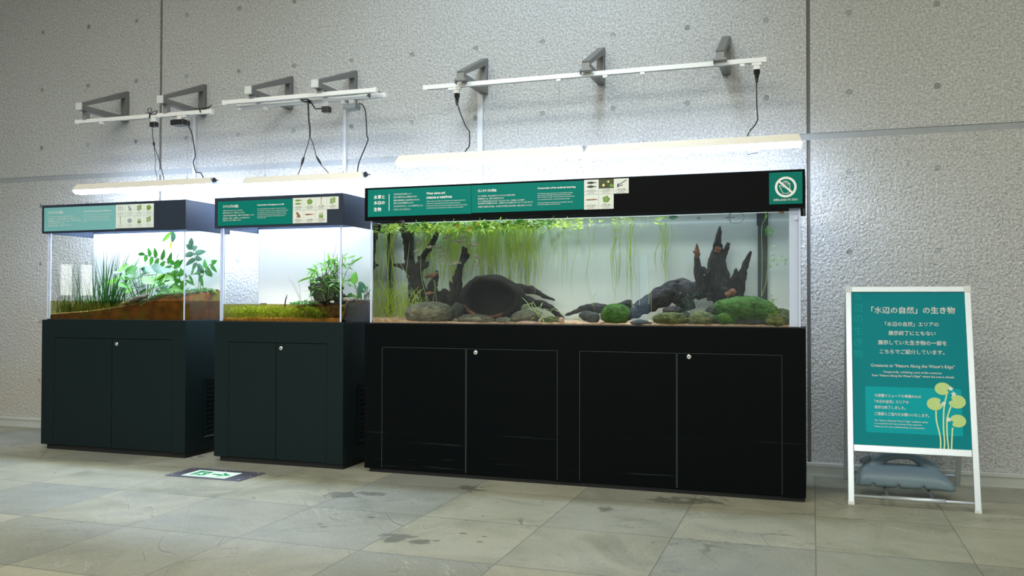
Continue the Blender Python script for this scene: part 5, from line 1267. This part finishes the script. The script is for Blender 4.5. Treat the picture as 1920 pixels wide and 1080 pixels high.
# plants
def strands(n, us, y0, y1, vend, mat, name, label, r=.0016, sd=1, lean=8, top=WZ - .012):
    g = random.Random(sd); m = MB()
    for i in range(n):
        u = us(g); y = g.uniform(y0, y1); p = at(u, 420, y); p.z = top; ve = vend(g, u); e = at(u + g.gauss(-lean * .4, lean), ve, y + g.gauss(0, .02))
        e.z = max(e.z, 1.035); a = p.lerp(e, .3) + Vector((g.gauss(0, .012), 0, 0)); b = p.lerp(e, .65) + Vector((g.gauss(0, .014), g.gauss(0, .01), 0))
        m.curve([p + Vector((g.gauss(0, .02), 0, 0)), a, b, e], [r, r, r, r * .6], 4, 5, cap=False)
    return tag(m.build(name, mat), label, 'water plant', kind='stuff')
def clumps(cs, s): return lambda g: g.gauss(g.choice(cs), s)
strands(150, clumps([848, 872, 900, 905, 925, 926, 958, 965, 975, 990, 1000], 8), -.60, -.42, lambda g, u: g.uniform(480, 512) if 856 < u < 992 else g.uniform(500, 560), 'strand', 'trailing_weed', 'dense yellow green weed strands hanging behind the hollow jar', .0013, 3)
strands(90, clumps([862, 872, 900, 905, 925, 926, 958, 965, 975, 988], 8), -.412, -.402, lambda g, u: g.uniform(520, 600), 'strand', 'trailing_weed', 'yellow green weed strands against the white back board behind the hollow jar', .0014, 33)
strands(34, clumps([825, 838, 850, 860], 6), -.52, -.42, lambda g, u: g.uniform(500, 590), 'strand', 'trailing_weed', 'weed strands hanging between the trunk and the driftwood spike', .0016, 4)
strands(26, clumps([795, 800, 806], 5), -.55, -.44, lambda g, u: g.uniform(470, 560), 'strand', 'trailing_weed', 'leafy weed strands passing behind the forked trunk', .0022, 5, lean=10)
strands(16, clumps([1156, 1160, 1188, 1182], 5), -.60, -.46, lambda g, u: g.uniform(480, 585), 'strand', 'trailing_weed', 'sparse weed strands over the green capped boulder', .0015, 6, lean=6)
strands(12, clumps([1240, 1247, 1252], 4), -.56, -.46, lambda g, u: g.uniform(480, 545), 'strand', 'trailing_weed', 'thin weed strands over the sloping log', .0013, 7, lean=5)
strands(16, lambda g: g.uniform(1010, 1120), -.6, -.44, lambda g, u: g.uniform(450, 600), 'strand', 'trailing_weed', 'scattered single weed strands in the open middle of the long aquarium', .0010, 8, lean=6)
strands(20, lambda g: g.uniform(716, 742), -.80, -.46, lambda g, u: g.uniform(560, 604), 'strand', 'trailing_weed', 'weed strands along the end pane by the driftwood trunk', .0013, 9, lean=6)
m = MB(); g = random.Random(12)
for i in range(110):
    u = g.choice([g.gauss(730, 9), g.gauss(752, 8), g.gauss(780, 6)]); b = at(u, 605, g.uniform(-.8, -.45)); b.z = 1.05
    h = g.uniform(.06, .30) if u < 765 else g.uniform(.10, .22)
    m.curve([b, b + Vector((g.gauss(0, .02), 0, h * .5)), b + Vector((g.gauss(0, .05), g.gauss(0, .02), h))], .0019, 4, 4, cap=False)
tag(m.build('grassy_weed', 'strand'), 'grassy weed thicket on the sand beside the smooth brownish boulder', 'water plant', kind='stuff')
m = MB(); g = random.Random(13)
for i in range(16):
    b = at(g.uniform(995, 1030), g.uniform(570, 600), -.80); e = b + Vector((g.gauss(.02, .06), g.gauss(0, .02), g.gauss(-.005, .05))); e.z = max(e.z, 1.04)
    m.leaf(b, e - b, (e - b).length * 1.3, .007, droop=.6, seg=6)
for u0, v0, u1, v1, u2, v2 in ((996, 570, 1008, 590, 1022, 606), (990, 578, 1010, 588, 1020, 602), (998, 565, 1012, 582, 1040, 594), (1000, 568, 985, 572, 978, 576), (1040, 581, 1055, 588, 1062, 600), (1074, 600, 1086, 596, 1093, 603)):
    m.curve([at(u0, v0, -.81), at(u1, v1, -.82), at(u2, v2, -.82)], .0024, 5, 5)
tag(m.build('eelgrass', 'strand_pale'), 'pale ribbon weed arching before the dark roots', 'water plant', kind='stuff')
m = MB(); g = random.Random(14)
for pts in (((756, 565, 762, 510, 768, 455)), ((742, 480, 760, 510, 768, 520)), ((803, 565, 790, 520, 789, 480)), ((812, 566, 815, 540, 813, 525)), ((818, 566, 817, 540, 815, 525)), ((840, 492, 848, 500, 849, 508)), ((1288, 517, 1295, 500, 1301, 490)), ((1221, 605, 1221, 570, 1220, 545)), ((1217, 570, 1216, 520, 1214, 480)), ((1199, 572, 1199, 520, 1198, 480)), ((1140, 596, 1160, 605, 1190, 610)), ((1112, 560, 1115, 553, 1119, 548))):
    a = [at(pts[i], pts[i + 1], -.80) for i in (0, 2, 4)]; m.curve(a, .0013, 5, 5)
tag(m.build('loose_strand', 'strand_pale'), 'few loose whitish strands close to the glass', 'water plant', kind='stuff')
# the plant cover afloat
m = MB(); g = random.Random(17)
def cover(n, ua, ub, mat, name, label, rmin, rmax, dens=lambda u: 1, hang=.03):
    m = MB()
    for i in range(n):
        u = g.uniform(ua, ub)
        if g.random() > dens(u): continue
        y = g.uniform(-.845, -.41); p = at(u, 415, y); p.z = WZ - .004 - g.random() ** 2 * hang
        k = g.random()
        if k < .35: m.disc_leaf(p, (g.gauss(0, .35), g.gauss(0, .35), 1), g.uniform(rmin, rmax), 8)
        elif k < .75: m.leaf(p, (g.gauss(0, 1), g.gauss(0, .6), g.gauss(-.1, .3)), g.uniform(.02, .075), g.uniform(.004, .011), droop=g.uniform(-.3, .9), seg=4)
        else:
            r = g.uniform(.012, .02); a0 = g.uniform(0, 6)
            m.curve([p + Vector((r * math.cos(a0 + a), 0, -r * .9 * abs(math.sin(a * .5 + .3)))) for a in (0, .8, 1.6, 2.4)], .0014, 4, 3, cap=False)
    return tag(m.build(name, mat), label, 'floating plants', kind='stuff')
cover(2300, 728, 1090, 'leaf_float', 'floating_plants', 'dense bright green floating plants above the fish school', .006, .017, lambda u: 1 if 770 < u < 1010 else (.55 if u < 770 else .30), .040)
cover(420, 760, 1040, 'leaf_mid', 'floating_plants', 'darker round leaves among the floating plants above the fish school', .012, .028, hang=.030)
cover(130, 1060, 1245, 'leaf_float', 'floating_plants', 'sparse floating plants over the green capped boulder', .006, .014, lambda u: 1 if 1145 < u < 1185 or 1225 < u < 1245 else .4, .018)
for u, v, r, lab in ((880, 430, .020, 'round yellow leaf hanging lowest under the floating plants'), (857, 424, .017, 'smaller yellow leaf under the floating plants'), (896, 420, .016, 'yellow leaf near the front glass under the floating plants')):
    m = MB().disc_leaf(at(u, v, -.82), (.2, -.9, .3), r, 14); tag(m.build('drifting_leaf', 'leaf_yellow'), lab, 'leaf')
m = MB().leaf(at(879, 449, -.78), (.4, 0, 1), .045, .016, droop=.2, seg=5).leaf(at(879, 450, -.78), (-.5, 0, -.8), .018, .007, seg=3); tag(m.build('drifting_leaf', 'leaf_yellow'), 'thin yellow green leaf drifting among the fish', 'leaf')
m = MB().leaf(at(1253, 408, -.82), (1, -.2, .018), .065, .026, side=(0, .2, 1), droop=0, seg=6, fold=.2); tag(m.build('drifting_leaf', 'leaf_blue'), 'single pale leaf afloat over the sloping log', 'leaf')
m = MB()
for u, v, hs in ((1310, 409, .018), (1369, 408, .036)):
    c = at(u, v, -.82); m.tube([c - Vector((hs * .8, 0, 0)), c + Vector((hs * .8, 0, 0))], .0016, 5); m.tube([c - Vector((0, 0, hs)), c + Vector((0, 0, hs * .9))], .0011, 5)
c = at(1380, 408, -.78); r = .05
for s in (-1, 1): m.curve([c + Vector((-r, 0, 0)), c + Vector((-r * .5, 0, s * r * .6)), c + Vector((r * .5, 0, s * r * .6)), c + Vector((r, 0, s * .004))], .0011, 5, 5)
tag(m.build('floating_twig', 'driftwood'), 'thin crossed twigs afloat above the spiked stump', 'twigs', kind='stuff')
t = thing('crystalwort', 'wispy green plant trailing before the wide black filter pipe', 'plant', at(1437, 570, -.62)); st, lv = MB(), MB(); g = random.Random(23)
st.curve([at(1428, 556, -.66), at(1429, 480, -.66), at(1428, 430, -.66), at(1432, 415, -.66), at(1438, 404, -.66), at(1433, 397, -.66)], .0018, 5, 6)
S = [(1428, 556), (1436, 530), (1440, 500), (1450, 489), (1475, 488)]
st.curve([at(u, v, -.60) for u, v in S], .0018, 5, 6)
for u, v, n, sp in ((1440, 431, 34, 4), (1447, 441, 14, 4), (1450, 486, 18, 6), (1466, 487, 14, 7), (1441, 500, 10, 3), (1450, 465, 9, 5), (1438, 404, 14, 3)):
    for i in range(n):
        p = at(u + g.gauss(0, sp), v + g.gauss(0, sp * .6), -.62); lv.leaf(p, (g.gauss(0, 1), g.gauss(0, .6), g.gauss(0, .8)), g.uniform(.010, .024), .008, droop=.2, seg=2)
st.build('stems', 'strand_pale', t); lv.build('leaves', 'leaf_bright', t)
t = thing('water_wisteria', 'small yellow green sprig rooted on the biggest mossy boulder', 'plant', at(1450, 600, -.80)); st, lv = MB(), MB()
st.curve([at(1446, 600, -.82), at(1445, 575, -.82), at(1450, 560, -.82)], .002, 5, 5).curve([at(1452, 600, -.83), at(1453, 590, -.83)], .002, 5, 3)
for u, v, n, sp in ((1450, 561, 14, 3), (1445, 570, 10, 3), (1453, 590, 22, 4), (1446, 580, 8, 3), (1444, 592, 10, 3)):
    for i in range(n): lv.leaf(at(u + g.gauss(0, sp), v + g.gauss(0, sp), -.83), (g.gauss(0, 1), -.3, g.gauss(.3, .7)), g.uniform(.012, .026), .009, droop=.3, seg=2)
st.build('stem', 'leaf_mid', t); lv.build('leaves', 'leaf_weed', t)
m = MB()
for i in range(90):
    u = g.gauss(1292, 8); v = g.uniform(548, 592); m.leaf(at(u + (v - 570) * -.15, v, -.74), (g.gauss(0, 1), -.3, g.gauss(0, .8)), g.uniform(.008, .018), .006, droop=.2, seg=2)
for pts in (((1296, 590), (1291, 572), (1285, 552)), ((1300, 556), (1308, 545), (1312, 538)), ((1265, 570), (1280, 580), (1292, 592))): m.curve([at(u, v, -.74) for u, v in pts], .0011, 5, 5)
tag(m.build('pearl_weed', 'leaf_blue'), 'dull feathery sprig growing in the hollow under the log', 'water plant', kind='stuff')
# fish
def fish(u, v, L, ang, y, mat, label, group=None, cat='fish', deep=.30):
    c = at(u, v, y); k = L * 1.22 / ppm(y, u); ca, sa = math.cos(ang), math.sin(ang); n = 10
    def P(a, b, d): return c + Vector((k * (a * ca - d * sa), k * b, k * (a * sa + d * ca)))
    t = thing('fish', label, cat, c, group)
    m = MB(); prof = [(-.50, .012), (-.46, .05), (-.36, .10), (-.22, .142), (-.05, .15), (.10, .12), (.22, .075), (.32, .04), (.36, .032)]
    for a, r in prof:
        r *= deep / .30
        for j in range(n): th = 2 * math.pi * j / n; m.v.append(P(a, r * .42 * math.cos(th), r * math.sin(th) - (.012 if a < .1 else 0)))
    for i in range(len(prof) - 1):
        for j in range(n): m.f.append([i * n + j, i * n + (j + 1) % n, (i + 1) * n + (j + 1) % n, (i + 1) * n + j]); m.sm.append(True)
    m.f.append(list(range(n))); m.sm.append(True); m.f.append([(len(prof) - 1) * n + j for j in reversed(range(n))]); m.sm.append(True)
    m.build('body', mat, t)
    w = .006
    for nm, pl in (('tail_fin', [(.34, .03), (.50, .13), (.455, .0), (.50, -.13), (.34, -.03)]), ('dorsal_fin', [(-.10, .135), (-.02, .225), (.12, .19), (.17, .09)]), ('anal_fin', [(.0, -.13), (.05, -.20), (.16, -.13), (.18, -.085)]), ('pelvic_fin', [(-.18, -.14), (-.12, -.20), (-.08, -.145)])):
        MB().prism(pl, lambda a, b, d: P(a, d - w / 2, b * deep / .30), w).build(nm, mat, t)
    for s in (-1, 1): MB().blob(P(-.40, s * .034 * deep / .3, .022), (.014 * k, .008 * k, .014 * k), 1, 0).build('eye', 'ink_dark', t)
g = random.Random(41)
for u, v, L, a in [(786, 453.5, 15, 0), (782.5, 470, 15, .2), (806, 463, 14, .1), (821, 463, 14, .1), (823, 470, 14, .35), (837, 474.5, 11, .7), (824, 482, 10, .3), (834, 488, 9, .3), (838, 444, 17, .3), (853, 452, 14, 0), (864, 452, 15, 0), (869, 456, 12, .1), (868, 434.5, 9, -.3), (871, 445, 13, 0), (889, 458.5, 20, -.15), (892, 480, 13, -.2), (898, 483.5, 12, -.2), (893.5, 495.5, 14, .1), (853.5, 494, 21, .1)]:
    fish(u, v, L, a, -.70 + g.uniform(-.10, .10), 'fish', 'small silvery fish swimming in the school between the forked trunk and the hollow jar', 'silvery fish school')
fish(805, 549.5, 18, .1, -.76, 'fish_brown', 'brownish fish low down in front of the driftwood trunk', deep=.22)
fish(1467, 398.5, 16, -.05, -.80, 'fish_gold', 'tiny golden fish just under the surface by the thick end pane', deep=.2)
fish(1057.5, 428, 8, -.9, -.7, 'fish_brown', 'tiny dark fish alone below the sparse floating plants', deep=.2)
